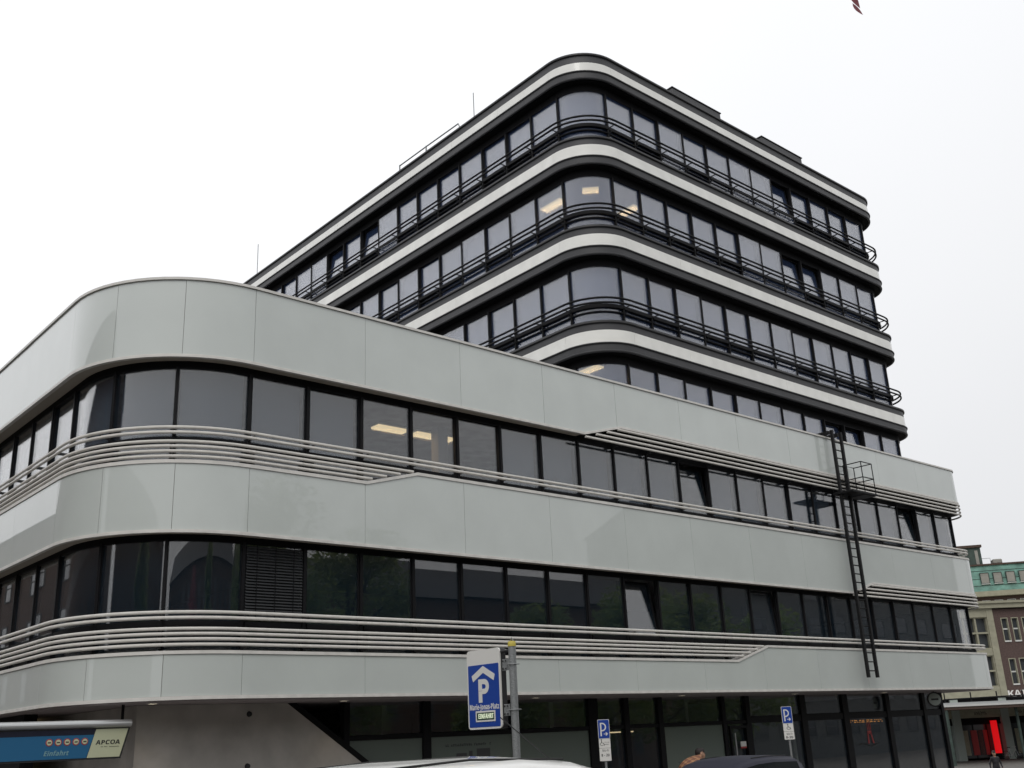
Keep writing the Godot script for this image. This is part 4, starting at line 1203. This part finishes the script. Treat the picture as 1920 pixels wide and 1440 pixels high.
func people() -> void:
	var skin := Color(0.38, 0.22, 0.15)
	var hair := Color(0.012, 0.01, 0.009)
	var p := thing("person", "dark-haired person in a tan jacket walking beside the shop window", "person", Vector3(13.12, g(13.12) + 0.12, 1.95), -0.71)
	var hand := Vector3(-0.02, 1.08, 0.24)
	var h := 1.22 - p.position.y
	part(p, "figure", body_mesh(person_bones(h, Color(0.27, 0.17, 0.06), Color(0.03, 0.03, 0.04), skin, hair, [[1.0, Vector3(-0.03, 1.14, 0.27), hand], [-1.0, Vector3(-0.02, 1.13, -0.26), Vector3(0.16, 1.0, -0.24)]], 0.2, 0.86), 0.016, 0.03), M.body)
	# open umbrella carried over the shoulder, behind the head
	var u := thing("umbrella", "brown plaid umbrella open behind the person in the tan jacket", "umbrella")
	u.position = p.position + Vector3(-0.14, 0.0, -0.11) + Basis(Vector3.UP, -0.71) * (Vector3(0.13, 0.99, 0.22) * h / 1.75)
	var axis := Vector3(-0.46, 0.55, -0.37)
	var up := axis.normalized()
	var side := up.cross(Vector3.UP).normalized()
	u.basis = Basis(side, up, side.cross(up))
	var im := Image.create(128, 128, false, Image.FORMAT_RGB8)
	for y in 128:
		for x in 128:
			var c := Color(0.25, 0.11, 0.05)
			if x % 32 < 12: c = c.lerp(Color(0.10, 0.035, 0.03), 0.55)
			if y % 32 < 12: c = c.lerp(Color(0.10, 0.035, 0.03), 0.55)
			if x % 32 in [20, 21] or y % 32 in [20, 21]: c = Color(0.42, 0.25, 0.12)
			im.set_pixel(x, y, c.linear_to_srgb())
	var mt := mk("plaid", Color(1, 1, 1), 0.7)
	mt.albedo_texture = ImageTexture.create_from_image(im)
	var R := 0.46
	var arch := func(t: float) -> float: return 0.60 - 0.24 * t * t
	for k in 8:
		var b := MB.new()
		for i in 6:
			for j in 4:
				var q := []
				for e in [[i, j], [i + 1, j], [i + 1, j + 1], [i, j + 1]]:
					var t: float = e[0] / 6.0
					var a: float = (k + e[1] / 4.0) / 8.0 * TAU
					var sag := 1.0 - 0.07 * t * sin(e[1] / 4.0 * PI)
					q.append(Vector3(cos(a) * R * t * sag, arch.call(t) , sin(a) * R * t * sag))
				var nn: Vector3 = (q[0] + q[2]) * Vector3(1.0, 0, 1.0) * 1.2 + Vector3.UP * 0.5
				b.quad(q[0], q[1], q[2], q[3], nn.normalized(), [Vector2(q[0].x, q[0].z) * 2.2, Vector2(q[1].x, q[1].z) * 2.2, Vector2(q[2].x, q[2].z) * 2.2, Vector2(q[3].x, q[3].z) * 2.2])
		part(u, "canopy_panel", b.done(), mt)
		var pts := []
		for i in 7:
			var a := k / 8.0 * TAU
			pts.append(Vector3(cos(a) * R * i / 6.0, arch.call(i / 6.0) - 0.006, sin(a) * R * i / 6.0))
		part(u, "rib", tb(pts, 0.003, 5), M.dark_metal)
	part(u, "shaft", tb([Vector3(0, -0.12, 0), Vector3(0, 0.66, 0)], 0.007, 6), M.dark_metal)
	part(u, "handle", tb([Vector3(0, -0.05, 0), Vector3(0, -0.16, 0), Vector3(0.03, -0.2, 0), Vector3(0.06, -0.16, 0)], 0.013, 8), M.bark)
	# far pedestrian
	var f := thing("person", "distant pedestrian in a dark coat carrying a pale bag", "person", Vector3(51.2, -1.88, -9.35), -2.3)
	part(f, "figure", body_mesh(person_bones(1.72, Color(0.018, 0.018, 0.02), Color(0.02, 0.02, 0.025), skin, Color(0.03, 0.025, 0.02), [[1.0, Vector3(-0.05, 1.13, 0.3), Vector3(0.02, 0.88, 0.32)], [-1.0, Vector3(-0.05, 1.13, -0.3), Vector3(0.05, 0.9, -0.31)]], 0.16, 0.8), 0.022, 0.035), M.body)
	var bag := thing("shopping_bag", "pale shopping bag in the distant pedestrian's hand", "bag", Vector3(51.2, -1.88, -9.35), -2.3)
	var b := MB.new()
	b.prism(PackedVector2Array([Vector2(-0.14, 0.3), Vector2(0.16, 0.3), Vector2(0.18, 0.62), Vector2(-0.12, 0.63)]), -0.4, -0.26)
	part(bag, "sack", b.done(), M.sign_white)
	part(bag, "strap", tb([Vector3(-0.06, 0.62, -0.32), Vector3(0.03, 0.78, -0.32), Vector3(0.1, 0.62, -0.32)], 0.008, 5), M.sign_white)

# ------------------------------------------------------------------ trees
func leaf_blob(count: int, sd: int, clumps: Array, size: float) -> ArrayMesh:
	var r := RandomNumberGenerator.new()
	r.seed = sd
	var b := MB.new()
	for i in count:
		var c: Array = clumps[r.randi() % clumps.size()]
		var d := Vector3(r.randfn(), r.randfn(), r.randfn()).normalized() * pow(r.randf(), 0.45)
		var p: Vector3 = c[0] + d * c[1]
		var ax := Vector3(r.randfn(), r.randfn() * 0.6, r.randfn()).normalized()
		var up := ax.cross(Vector3(r.randfn(), r.randfn(), r.randfn())).normalized()
		var s := size * r.randf_range(0.7, 1.3)
		var nn := ax.cross(up).normalized()
		var bend := nn * s * 0.12
		b.quad4(p - ax * s, p - up * s * 0.45 + bend, p + ax * s, p + up * s * 0.45 + bend, nn, nn, nn, nn)
	return b.done()
func tree(called: String, label: String, at: Vector3, h: float, rad: float, leaf: Material, sd: int, count: int, group: String, base := 0.34) -> Node3D:
	var o := thing(called, label, "tree", at, 0.0, group)
	var r := RandomNumberGenerator.new()
	r.seed = sd
	var b := MB.new()
	b.tube([Vector3(0, -0.1, 0), Vector3(0.08, h * 0.2, 0.05), Vector3(0.02, h * 0.45, -0.04), Vector3(0.1, h * 0.8, 0.1)], h * 0.026, 10, h * 0.006)
	part(o, "trunk", b.done(), M.bark)
	var clumps := []
	for k in 11:
		var a := k * 2.4 + r.randf()
		var y := h * (base + (0.92 - base) * ((k + 0.5) / 11.0))
		var spread := rad * (0.75 if k < 8 else 0.4) * r.randf_range(0.75, 1.1)
		var tip := Vector3(cos(a) * spread, y, sin(a) * spread)
		b = MB.new()
		b.tube([Vector3(0.05, y * 0.72, 0), Vector3(tip.x * 0.5, y * 0.9, tip.z * 0.5), tip], h * 0.009, 6, h * 0.002)
		part(o, "limb", b.done(), M.bark)
		clumps.append([tip, rad * r.randf_range(0.36, 0.55)])
	clumps.append([Vector3(0, h * 0.9, 0), rad * 0.45])
	clumps.append([Vector3(0, h * (base + 0.28), 0), rad * 0.6])
	var cr := part(o, "crown", leaf_blob(count, sd, clumps, 0.19), leaf)
	return o

# ------------------------------------------------------------------ other buildings
func block(called: String, label: String, at: Vector3, turn: float, w: float, d: float, eave: float, ridge: float, wall: Material, cols: int, rows: int, y0: float, dy: float, win: Vector2) -> Node3D:
	var o := thing(called, label, "building", at, turn)
	part(o, "wall", bx(Vector3(-w / 2, -3, -d), Vector3(w / 2, eave, 0)), wall)
	var b := MB.new()
	b.T = Transform3D(Basis(Vector3(0, 0, 1), Vector3(0, 1, 0), Vector3(-1, 0, 0)), Vector3.ZERO)
	b.prism(PackedVector2Array([Vector2(0.4, eave - 0.05), Vector2(-d / 2, ridge), Vector2(-d - 0.4, eave - 0.05)]), -w / 2 - 0.3, w / 2 + 0.3)
	part(o, "roof", b.done(), M.roof_slate)
	for r in rows:
		for c in cols:
			var x := -w / 2 + w * (c + 0.5) / cols
			var wn := node(o, "window", Transform3D(Basis.IDENTITY, Vector3(x, y0 + r * dy, 0)))
			part(wn, "frame", ring_mesh(win.x, 0.0, win.y, 0.08, -0.02, 0.06, [[win.y * 0.5, win.y * 0.5 + 0.06, 0.0]]), M.grey_render)
			part(wn, "pane", bx(Vector3(-win.x / 2 + 0.08, 0.08, -0.01), Vector3(win.x / 2 - 0.08, win.y - 0.08, 0.02)), M.far_glass)
	return o
func neighbour() -> void:
	# brick corner house at the end of the street
	var o := thing("brick_shop_house", "dark red brick house with sandstone bay and shops at the street end", "building")
	o.transform = Transform3D(Basis(Vector3(0.8, 0, 0.6), Vector3.UP, Vector3(-0.6, 0, 0.8)), Vector3(82.1, 0, -27.7))
	var wall_at := func(x0: float, x1: float, y0: float, y1: float, z0: float, z1: float, m: Material, called: String) -> void:
		part(o, called, bx(Vector3(x0, y0, z0), Vector3(x1, y1, z1)), m)
	wall_at.call(-14.0, 22.0, 3.1, 10.6, -14.0, -0.42, M.brick_wall, "core_wall")
	# brick front pieces between window openings
	var cols := [6.62, 7.57, 8.52, 9.47, 10.42, 11.37]
	var xs := 5.95
	for c in cols:
		wall_at.call(xs, c, 3.1, 10.5, -0.42, 0.0, M.brick_wall, "brick_pier")
		for y in [[3.1, 4.05], [6.28, 7.68], [9.75, 10.5]]:
			wall_at.call(c, c + 0.66, y[0], y[1], -0.42, -0.003, M.brick_wall, "brick_infill")
		for y in [[4.05, 6.28], [7.68, 9.75]]:
			var wn := node(o, "window", Transform3D(Basis.IDENTITY, Vector3(c + 0.33, y[0], -0.1)))
			part(wn, "frame", ring_mesh(0.66, 0.0, y[1] - y[0], 0.075, -0.12, 0.13, []), M.sandstone)
			part(wn, "pane", bx(Vector3(-0.255, 0.075, -0.12), Vector3(0.255, y[1] - y[0] - 0.075, -0.1)), M.far_glass)
			part(wn, "glazing_bar", bx(Vector3(-0.255, 1.05, -0.1), Vector3(0.255, 1.17, -0.05)), M.window_white)
			part(wn, "sill", bx(Vector3(-0.3, -0.02, -0.05), Vector3(0.3, 0.11, 0.17), 0.01), M.window_white)
		xs = c + 0.66
	wall_at.call(xs, 22.0, 3.1, 10.5, -0.42, 0.0, M.brick_wall, "brick_pier")
	# sandstone bay
	wall_at.call(-14.0, 1.0, 3.1, 10.6, -0.42, 0.08, M.sandstone, "sandstone_wall")
	wall_at.call(5.36, 5.95, 3.1, 10.6, -0.42, 0.12, M.sandstone, "pilaster")
	wall_at.call(1.0, 5.36, 9.86, 10.6, -0.42, 0.1, M.sandstone, "lintel")
	wall_at.call(1.0, 5.36, 6.6, 7.15, -0.42, 0.06, M.sandstone, "spandrel")
	wall_at.call(1.0, 5.36, 3.1, 3.98, -0.42, 0.06, M.sandstone, "spandrel")
	for y in [[3.98, 6.6], [7.15, 9.86]]:
		for k in 4:
			for r in 2:
				var x: float = 1.0 + k * 1.09
				var ym: float = lerpf(y[0], y[1], 0.5)
				var wn := node(o, "window", Transform3D(Basis.IDENTITY, Vector3(x + 0.545, (y[0] if r == 0 else ym), -0.3)))
				part(wn, "stone_frame", ring_mesh(1.09, 0.0, ym - y[0], 0.075, -0.1, 0.3, []), M.sandstone)
				part(wn, "pane", bx(Vector3(-0.47, 0.07, -0.1), Vector3(0.47, ym - y[0] - 0.07, -0.07)), M.far_glass)
	wall_at.call(-14.0, 22.2, 10.6, 11.0, -14.0, 0.35, M.sandstone, "cornice")
	wall_at.call(-14.0, 22.2, 11.002, 11.2, -14.0, 0.5, M.sandstone, "cornice_lip")
	# shop storey
	wall_at.call(-14.0, 22.0, -2.6, 3.1, -9.0, -2.6, M.brick_dark, "shop_core")
	for q in [[-6.0, -5.3], [-2.6, -2.0], [0.72, 1.42], [5.05, 5.75], [9.4, 10.1], [13.7, 14.4]]:
		wall_at.call(q[0], q[1], -2.6, 3.05, -2.6, -0.02, M.shop_wall, "shop_pier")
	for q in [[-2.0, 0.72], [1.42, 5.05], [5.75, 9.4], [10.1, 13.7]]:
		wall_at.call(q[0], q[1], 1.5, 2.2, -0.5, -0.1, M.sandstone, "shop_fascia")
		wall_at.call(q[0], q[1], 2.2, 3.05, -0.5, -0.2, M.head, "upper_fascia")
		wall_at.call(q[0], q[1], 0.95, 1.5, -0.7, -0.3, M.head, "lintel")
		for k in 3:
			var x0: float = lerpf(q[0], q[1], k / 3.0)
			var x1: float = lerpf(q[0], q[1], (k + 1) / 3.0)
			wall_at.call(x0 + 0.05, x1 - 0.05, -1.75, 0.95, -0.66, -0.62, M.far_glass, "shop_pane")
			wall_at.call(x0 - 0.05, x0 + 0.05, -1.85, 0.95, -0.7, -0.58, M.frame, "shop_post")
	strokes(o, "fascia_lettering", Vector3(2.75, 1.72, -0.1), 1.1, 0.3, 9, 5)
	strokes(o, "fascia_lettering", Vector3(6.5, 1.75, -0.1), 1.3, 0.28, 10, 6)
	# reddish displays in the shop window
	for q in [[2.35, 2.9, M.red], [3.0, 3.35, M.brick_wall], [3.45, 3.8, M.red], [1.7, 2.1, M.sandstone], [6.3, 6.7, M.sandstone], [7.5, 8.1, M.sandstone]]:
		wall_at.call(q[0], q[1], -1.5, 0.5, -0.6, -0.56, q[2], "window_poster")
	# red illuminated stele
	var r := thing("red_light_column", "tall glowing red advertising column before the far shop", "sign")
	r.transform = o.transform
	part(r, "panel", bx(Vector3(3.98, -1.4, -0.1), Vector3(4.48, 1.23, 0.12), 0.02), M.sign_red)
	part(r, "foot", bx(Vector3(3.94, -1.9, -0.14), Vector3(4.52, -1.41, 0.16), 0.02), M.head)
	# canopy
	var c := thing("shop_canopy", "flat street canopy with brown edge on a green-grey post by the far shops", "canopy")
	c.transform = o.transform
	var b := MB.new()
	var q := [Vector3(-3.75, 0, 8.0), Vector3(22, 0, 4.6), Vector3(22, 0, -0.05), Vector3(-3.0, 0, -0.05)]
	for lay in [[2.18, 2.40, 0.0, "fascia", M.brick_dark], [2.402, 2.53, 0.06, "edge_strip", M.window_white], [2.532, 2.72, -0.7, "roof", M.aluminium]]:
		b = MB.new()
		var poly := PackedVector2Array()
		for e in q:
			poly.append(Vector2(e.x, -(e.z + (lay[2] if e.z > 0.5 else 0.0))))
		b.T = Transform3D(Basis(Vector3(1, 0, 0), Vector3(0, 0, -1), Vector3(0, 1, 0)), Vector3.ZERO)
		b.prism(poly, lay[0], lay[1])
		part(c, lay[3], b.done(), lay[4])
	part(c, "post", tb([Vector3(-3.6, -2.2, 7.8), Vector3(-3.6, 2.2, 7.8)], 0.16, 12), M.copper_dark)
	for x in [3.0, 10.0]:
		part(c, "post", tb([Vector3(x, -2.2, 6.2), Vector3(x, 2.2, 6.2)], 0.12, 10), M.copper_dark)
	part(c, "roof_rail", tb([Vector3(-2.5, 3.0, 5.6), Vector3(20, 3.3, 3.6)], 0.06, 6), M.frame)
	for k in 9:
		part(c, "rail_post", tb([Vector3(-2.4 + k * 2.3, 2.7, 5.55 - k * 0.2), Vector3(-2.4 + k * 2.3, 3.5, 5.55 - k * 0.2)], 0.05, 6), M.frame)
	words(c, "white_lettering", "KATTUN", 0.5, M.sign_white, Transform3D(Basis.IDENTITY, Vector3(7.0, 3.32, 1.5)), true, 0.0, 3.6)
	part(c, "lettering_beam", bx(Vector3(5.2, 2.95, 1.44), Vector3(8.9, 3.03, 1.5)), M.frame)
	for x in [5.6, 8.4]:
		part(c, "lettering_strut", bx(Vector3(x, 2.72, 1.43), Vector3(x + 0.08, 2.95, 1.49)), M.frame)
	# copper-roofed house behind
	var m := thing("copper_roof_house", "brick house with pale green copper attic behind the brick shop house", "building")
	m.transform = Transform3D(Basis(Vector3(0.62, 0, 0.785).normalized(), Vector3.UP, Vector3(-0.785, 0, 0.62).normalized()), Vector3(95, 0, -34))
	part(m, "brick_wall", bx(Vector3(-6, -2, -12), Vector3(40, 12.9, -0.35)), M.brick_wall)
	part(m, "cornice", bx(Vector3(-6, 12.9, -12), Vector3(40, 13.4, 0.3)), M.sandstone)
	b = MB.new()
	b.T = Transform3D(Basis(Vector3(0, 0, 1), Vector3(0, 1, 0), Vector3(-1, 0, 0)), Vector3.ZERO)
	b.prism(PackedVector2Array([Vector2(0.1, 13.402), Vector2(-0.35, 16.0), Vector2(-11.5, 16.0), Vector2(-12, 13.402)]), -40, 6)
	part(m, "copper_roof", b.done(), M.copper_green)
	part(m, "ridge_cap", bx(Vector3(-6, 16.002, -11.6), Vector3(40, 16.16, -0.2)), M.brick_dark)
	for y in [13.95, 14.65, 15.45]:
		part(m, "roof_seam", bx(Vector3(-6, y, -0.5), Vector3(40, y + 0.04, 0.13 - (y - 13.4) * 0.173)), M.copper_dark)
	for k in 12:
		var x := 5.44 + k * 1.23
		var y := 14.15
		var wn := node(m, "window", Transform3D(Basis.IDENTITY, Vector3(x + 0.35, y, 0.06)))
		part(wn, "frame", ring_mesh(0.86, 0.0, 1.1, 0.06, -0.5, 0.02, []), M.copper_dark)
		part(wn, "pane", bx(Vector3(-0.37, 0.06, -0.3), Vector3(0.37, 1.04, -0.01)), M.render_pale)
		part(wn, "sill", bx(Vector3(-0.42, -0.06, -0.3), Vector3(0.42, -0.005, 0.08)), M.window_white)
	for k in 12:
		var x := 5.6 + k * 1.2
		var wn := node(m, "window", Transform3D(Basis.IDENTITY, Vector3(x, 11.6, -0.33)))
		part(wn, "frame", ring_mesh(0.8, 0.0, 0.95, 0.06, -0.1, 0.04, []), M.window_white)
		part(wn, "pane", bx(Vector3(-0.34, 0.06, -0.1), Vector3(0.34, 0.89, 0.0)), M.far_glass)
	var tw := node(m, "stair_turret", Transform3D(Basis.IDENTITY, Vector3(4.9, 16.0, -1.0)))
	part(tw, "turret_wall", bx(Vector3(-1.4, 0.0, -3.0), Vector3(1.1, 1.9, 0.5)), M.copper_dark)
	part(tw, "turret_roof", bx(Vector3(-1.55, 1.9, -3.15), Vector3(1.25, 2.15, 0.65)), M.brick_dark)
	part(tw, "turret_window", bx(Vector3(0.5, 0.1, 0.5), Vector3(0.8, 1.6, 0.53)), M.render_pale)
	part(m, "roof_rail", tb([Vector3(6.0, 16.75, -0.6), Vector3(6.8, 16.75, -0.6), Vector3(6.8, 16.1, -0.6)], 0.025, 6), M.galvanised)
	part(m, "vent_box", bx(Vector3(7.0, 16.16, -1.4), Vector3(7.9, 16.62, -0.5), 0.08), M.render_pale)

func bicycle(label: String, at: Vector3, turn: float) -> void:
	var o := thing("bicycle", label, "bicycle", at, turn, "bicycles parked at the far shops")
	for x in [-0.53, 0.53]:
		var w := node(o, "wheel", Transform3D(Basis.IDENTITY, Vector3(x, 0.34, 0)))
		var pts := []
		for k in 21:
			pts.append(Vector3(cos(k / 20.0 * TAU), sin(k / 20.0 * TAU), 0) * 0.33)
		part(w, "tyre", tb(pts, 0.018, 6), M.rubber)
		var b := MB.new()
		for k in 10:
			b.tube([Vector3.ZERO, Vector3(cos(k * 0.628), sin(k * 0.628), 0) * 0.32], 0.003, 4)
		part(w, "spokes", b.done(), M.aluminium)
	part(o, "frame", tb([Vector3(-0.53, 0.34, 0), Vector3(-0.05, 0.3, 0), Vector3(0.36, 0.78, 0), Vector3(-0.18, 0.76, 0), Vector3(-0.53, 0.34, 0)], 0.016, 6), M.aluminium)
	part(o, "seat_tube", tb([Vector3(-0.05, 0.3, 0), Vector3(-0.22, 0.92, 0)], 0.016, 6), M.aluminium)
	part(o, "fork", tb([Vector3(0.53, 0.34, 0), Vector3(0.36, 0.78, 0), Vector3(0.32, 0.98, 0)], 0.016, 6), M.aluminium)
	part(o, "saddle", bx(Vector3(-0.36, 0.91, -0.07), Vector3(-0.1, 0.97, 0.07), 0.02), M.rubber)
	part(o, "handlebar", tb([Vector3(0.2, 0.99, -0.28), Vector3(0.34, 1.0, -0.1), Vector3(0.34, 1.0, 0.1), Vector3(0.2, 0.99, 0.28)], 0.013, 6), M.aluminium)

# ------------------------------------------------------------------ ground
func sheet(x0: float, x1: float, z0: float, z1: float, lift: float, step := 4.0) -> ArrayMesh:
	var b := MB.new()
	var x := x0
	while x < x1 - 0.01:
		var xe := minf(x + step, x1)
		for e in [0.0, 50.133]:
			if x < e - 0.01 and xe > e + 0.01:
				xe = e
		b.quad(Vector3(x, g(x) + lift, z0), Vector3(xe, g(xe) + lift, z0), Vector3(xe, g(xe) + lift, z1), Vector3(x, g(x) + lift, z1), Vector3(0, 1, 0))
		x = xe
	return b.done()
func kerb(called: String, x0: float, x1: float, z: float, s: float) -> void:
	var o := node(self, called)
	o.name = numbered(called)
	o.set_meta("kind", "structure")
	var x := x0
	while x < x1 - 0.01:
		var b := MB.new()
		var xe := x + 1.99
		var lo := Vector3(x, -0.3, z - 0.07); var hi := Vector3(xe, 0.13, z + 0.07)
		b.T = Transform3D(Basis(Vector3(1, (g(xe) - g(x)) / 1.99, 0), Vector3.UP, Vector3(0, 0, 1)), Vector3(0, g(x) - x * (g(xe) - g(x)) / 1.99, 0))
		b.box(lo, hi, 0.015)
		part(o, "kerb_stone", b.done(), M.kerb)
		x += 2.0

func setting() -> void:
	struct("ground", sheet(-220, 420, -320, 320, -0.03, 40.0), M.paving)
	struct("road", sheet(-80, 50.13, 6.2, 14.8, 0.0, 10.0), M.asphalt)
	struct("pavement", sheet(-80, 50.13, -1.5, 6.06, 0.12, 10.0), M.paving)
	struct("far_pavement", sheet(-80, 50.13, 14.94, 26.0, 0.12, 10.0), M.paving)
	kerb("kerb", -20.0, 50.0, 6.13, 1.0)
	kerb("kerb", -20.0, 50.0, 14.87, -1.0)

func surroundings() -> void:   # what the glass mirrors
	block("brick_terrace", "long brick terrace mirrored low in the dark middle windows", Vector3(47, g(47), 44), PI, 46, 11, 13.8, 17.0, M.brick_dark, 14, 3, 1.6, 3.4, Vector2(1.2, 1.9))
	block("grey_office_block", "tall grey block mirrored in the windows beside the roof ladder", Vector3(101, -1.88, 46), PI, 52, 16, 24.0, 27.0, M.grey_render, 12, 6, 2.2, 3.6, Vector2(2.4, 1.9))
	block("corner_brick_house", "brick house mirrored in the dark rounded corner panes", Vector3(-40, 0, 18), PI / 2, 44, 12, 16.0, 19.0, M.brick_dark, 12, 4, 1.8, 3.6, Vector2(1.3, 2.1))
	block("school_house", "brick school with tall windows mirrored in the panes left of the blind", Vector3(-6, 0, 46), PI, 56, 12, 13.2, 16.0, M.brick_dark, 13, 3, 1.8, 3.8, Vector2(1.9, 2.6))
	block("side_street_house", "brick house mirrored in the dark windows along the side street", Vector3(-15, 0, -36), PI / 2, 62, 11, 16.5, 18.5, M.brick_dark, 16, 4, 1.5, 3.6, Vector2(1.3, 1.9))
	var spots := [[17.0, 27.0, 14.5, 4.2, "beside the lowered blind"], [24.0, 29.0, 13.5, 4.0, "right of the tree by the blind"], [44.0, 27.5, 12.0, 3.8, "around the open lower window"], [51.5, 29.0, 12.5, 3.9, "right of the open lower window"], [59.0, 28.0, 11.5, 3.6, "near the second open lower window"], [-19.0, 9.0, 11.0, 2.8, "in the rounded corner panes"], [1.0, 33.0, 12.0, 2.6, "left of the lowered blind"], [36.5, 28.5, 10.5, 3.0, "between the mirrored roof and the open window"]]
	for k in spots.size():
		var q: Array = spots[k]
		tree("street_tree", "leafy street tree mirrored in the lower glazing " + q[4], Vector3(q[0], g(q[0]), q[1]), q[2], q[3], M.leaf_a if k % 2 == 0 else M.leaf_b, 100 + k, 7500, "street trees mirrored in the glass", 0.3)

func red_tree() -> void:
	var o := thing("red_leaved_tree", "copper-red leafed tree whose lowest leaf tips hang in at the top edge", "tree", Vector3(-4.3, 0, 21.2))
	var b := MB.new()
	b.tube([Vector3(0, -0.1, 0), Vector3(0.05, 2.0, -0.05), Vector3(0.0, 4.0, 0.05), Vector3(0.1, 6.5, 0.2)], 0.16, 12, 0.05)
	part(o, "trunk", b.done(), M.bark)
	var tipw := Vector3(-4.034, 3.679, 16.838) - o.position
	b = MB.new()
	b.tube([Vector3(0, 3.4, 0), Vector3(0.1, 4.6, -1.6), Vector3(0.22, 4.75, -3.2), tipw + Vector3(0.0, 0.7, 0.25)], 0.07, 8, 0.016)
	part(o, "limb", b.done(), M.bark)
	b = MB.new()
	b.tube([tipw + Vector3(0.0, 0.7, 0.25), tipw + Vector3(0.01, 0.3, 0.05), tipw + Vector3(0.0, 0.0, 0.0)], 0.012, 6, 0.002)
	part(o, "twig", b.done(), M.bark)
	part(o, "crown", leaf_blob(3500, 77, [[Vector3(0, 6.6, 0.6), 1.7], [Vector3(1.1, 6.2, -0.2), 1.2], [Vector3(-1.0, 6.4, 0.3), 1.2], [Vector3(0.2, 6.3, -1.4), 0.9], [Vector3(0, 7.8, 0.6), 1.1]], 0.09), M.leaf_red)
	# the hanging leaves: long, pointed, folded along the midrib
	var right := Vector3(0.754, -0.045, 0.655)
	for q in [[Vector3(0.0, 0.02, 0.0), Vector3(0.018, -0.06, 0.01), 0.0095], [Vector3(0.004, 0.02, 0.0), Vector3(0.036, -0.03, 0.012), 0.011], [Vector3(0.002, -0.035, 0.0), Vector3(0.02, -0.088, 0.018), 0.0055], [Vector3(0.0, 0.1, 0.02), Vector3(0.06, 0.07, 0.05), 0.014], [Vector3(0.0, 0.2, 0.03), Vector3(-0.06, 0.16, 0.05), 0.016]]:
		var a: Vector3 = tipw + right * q[0].x + Vector3(0, q[0].y - 0.03, 0)
		var e: Vector3 = tipw + right * q[1].x + Vector3(0, q[1].y - 0.03, 0) + Vector3(-0.5, 0, 0.6) * q[1].z
		var d := (e - a).normalized()
		var sd := d.cross(Vector3(0.667, 0.2, -0.72)).normalized()
		var up := sd.cross(d)
		b = MB.new()
		for i in 6:
			for s in [1.0, -1.0]:
				var t0 := i / 6.0; var t1 := (i + 1) / 6.0
				var w0: float = q[2] * sin(PI * pow(t0, 0.8)); var w1: float = q[2] * sin(PI * pow(t1, 0.8))
				var p0 := a.lerp(e, t0); var p1 := a.lerp(e, t1)
				b.quad(p0, p1, p1 + sd * w1 * s + up * w1 * 0.5, p0 + sd * w0 * s + up * w0 * 0.5, (up - sd * s * 0.5).normalized())
		part(o, "leaf", b.done(), M.leaf_red)

# ------------------------------------------------------------------ scene
func _ready() -> void:
	rng.seed = 4711
	var cam := Camera3D.new()
	cam.name = "camera"
	cam.position = Vector3(-6.46295, 1.65, 18.0)
	cam.rotation_degrees = Vector3(18.896, -41.8594, -2.7406)
	cam.fov = 40.7595; cam.near = 0.05; cam.far = 900.0
	add_child(cam)
	cam.current = true
	var env := Environment.new()
	env.background_mode = Environment.BG_SKY
	var sky := Sky.new()
	# overcast: brighter towards the zenith and towards the veiled sun on the left
	var im := Image.create(256, 128, false, Image.FORMAT_RGBF)
	var cloud := FastNoiseLite.new()
	cloud.seed = 9; cloud.frequency = 1.1; cloud.fractal_octaves = 3
	for y in 128:
		var el := PI / 2 - (y + 0.5) / 128.0 * PI
		for x in 256:
			var az := (x + 0.5) / 256.0 * TAU      # 0 looks along -z, grows towards +x
			var d := Vector3(sin(az) * cos(el), sin(el), -cos(az) * cos(el))
			var l := 0.0
			if el > 0.0:
				l = 0.77 + 0.38 * pow(sin(el), 0.85)
				l *= 1.0 + 0.18 * cos(az + 0.75) * cos(el)
				l *= 1.0 + 0.03 * cloud.get_noise_3dv(d * 2.0)
			else:
				l = 0.25
			im.set_pixel(x, y, Color(l * 0.982, l * 0.993, l * 1.018))
	var sm := PanoramaSkyMaterial.new()
	sm.panorama = ImageTexture.create_from_image(im)
	sm.energy_multiplier = 1.0
	sky.sky_material = sm
	env.sky = sky
	env.background_energy_multiplier = 1.0
	env.tonemap_mode = Environment.TONE_MAPPER_LINEAR
	env.tonemap_exposure = 1.04
	env.sdfgi_enabled = true; env.ssao_enabled = true; env.ssil_enabled = true
	var we := WorldEnvironment.new()
	we.environment = env
	we.name = "world_environment"
	add_child(we)
	var sun := DirectionalLight3D.new()
	sun.name = "sun"
	sun.light_energy = 0.3
	sun.light_angular_distance = 30.0
	sun.light_color = Color(1.0, 0.985, 0.96)
	sun.rotation_degrees = Vector3(-50, -48, 0)
	sun.shadow_enabled = true
	add_child(sun)

	make_materials()
	setting()
	podium()
	tower()
	ground_floor()
	lit_rooms()
	roof_ladder()
	garage_sign()
	entry_sign()
	parking_sign(11.7, 0.33, 1.965, 0.64, "blue parking sign with two white plates marked 8 - 20, nearer one", true, "8 - 20", -0.72)
	parking_sign(17.52, 1.33, 2.11, 0.64, "blue parking sign with white plates beyond the dark car, farther one", false, "8-20", -0.72)
	neighbour()
	surroundings()
	red_tree()
	people()
	car("parked_car", "white hatchback whose roof fills the lower middle edge", Vector3(-1.75, 0.0, 12.2), 0.0, M.car_white, 4.1, 1.53, 1.76, 0)
	car("parked_car", "dark blue small estate car behind the white car", Vector3(6.5, g(6.5), 7.5), PI, M.car_dark, 3.4, 1.465, 1.6, 1)
	bicycle("silver bicycle leaning before the red-lit shop window", Vector3(77.5, -1.88, -28.3), -0.64)
	bicycle("bicycle parked beside the pier right of the red column", Vector3(84.5, -1.88, -23.6), -0.64)
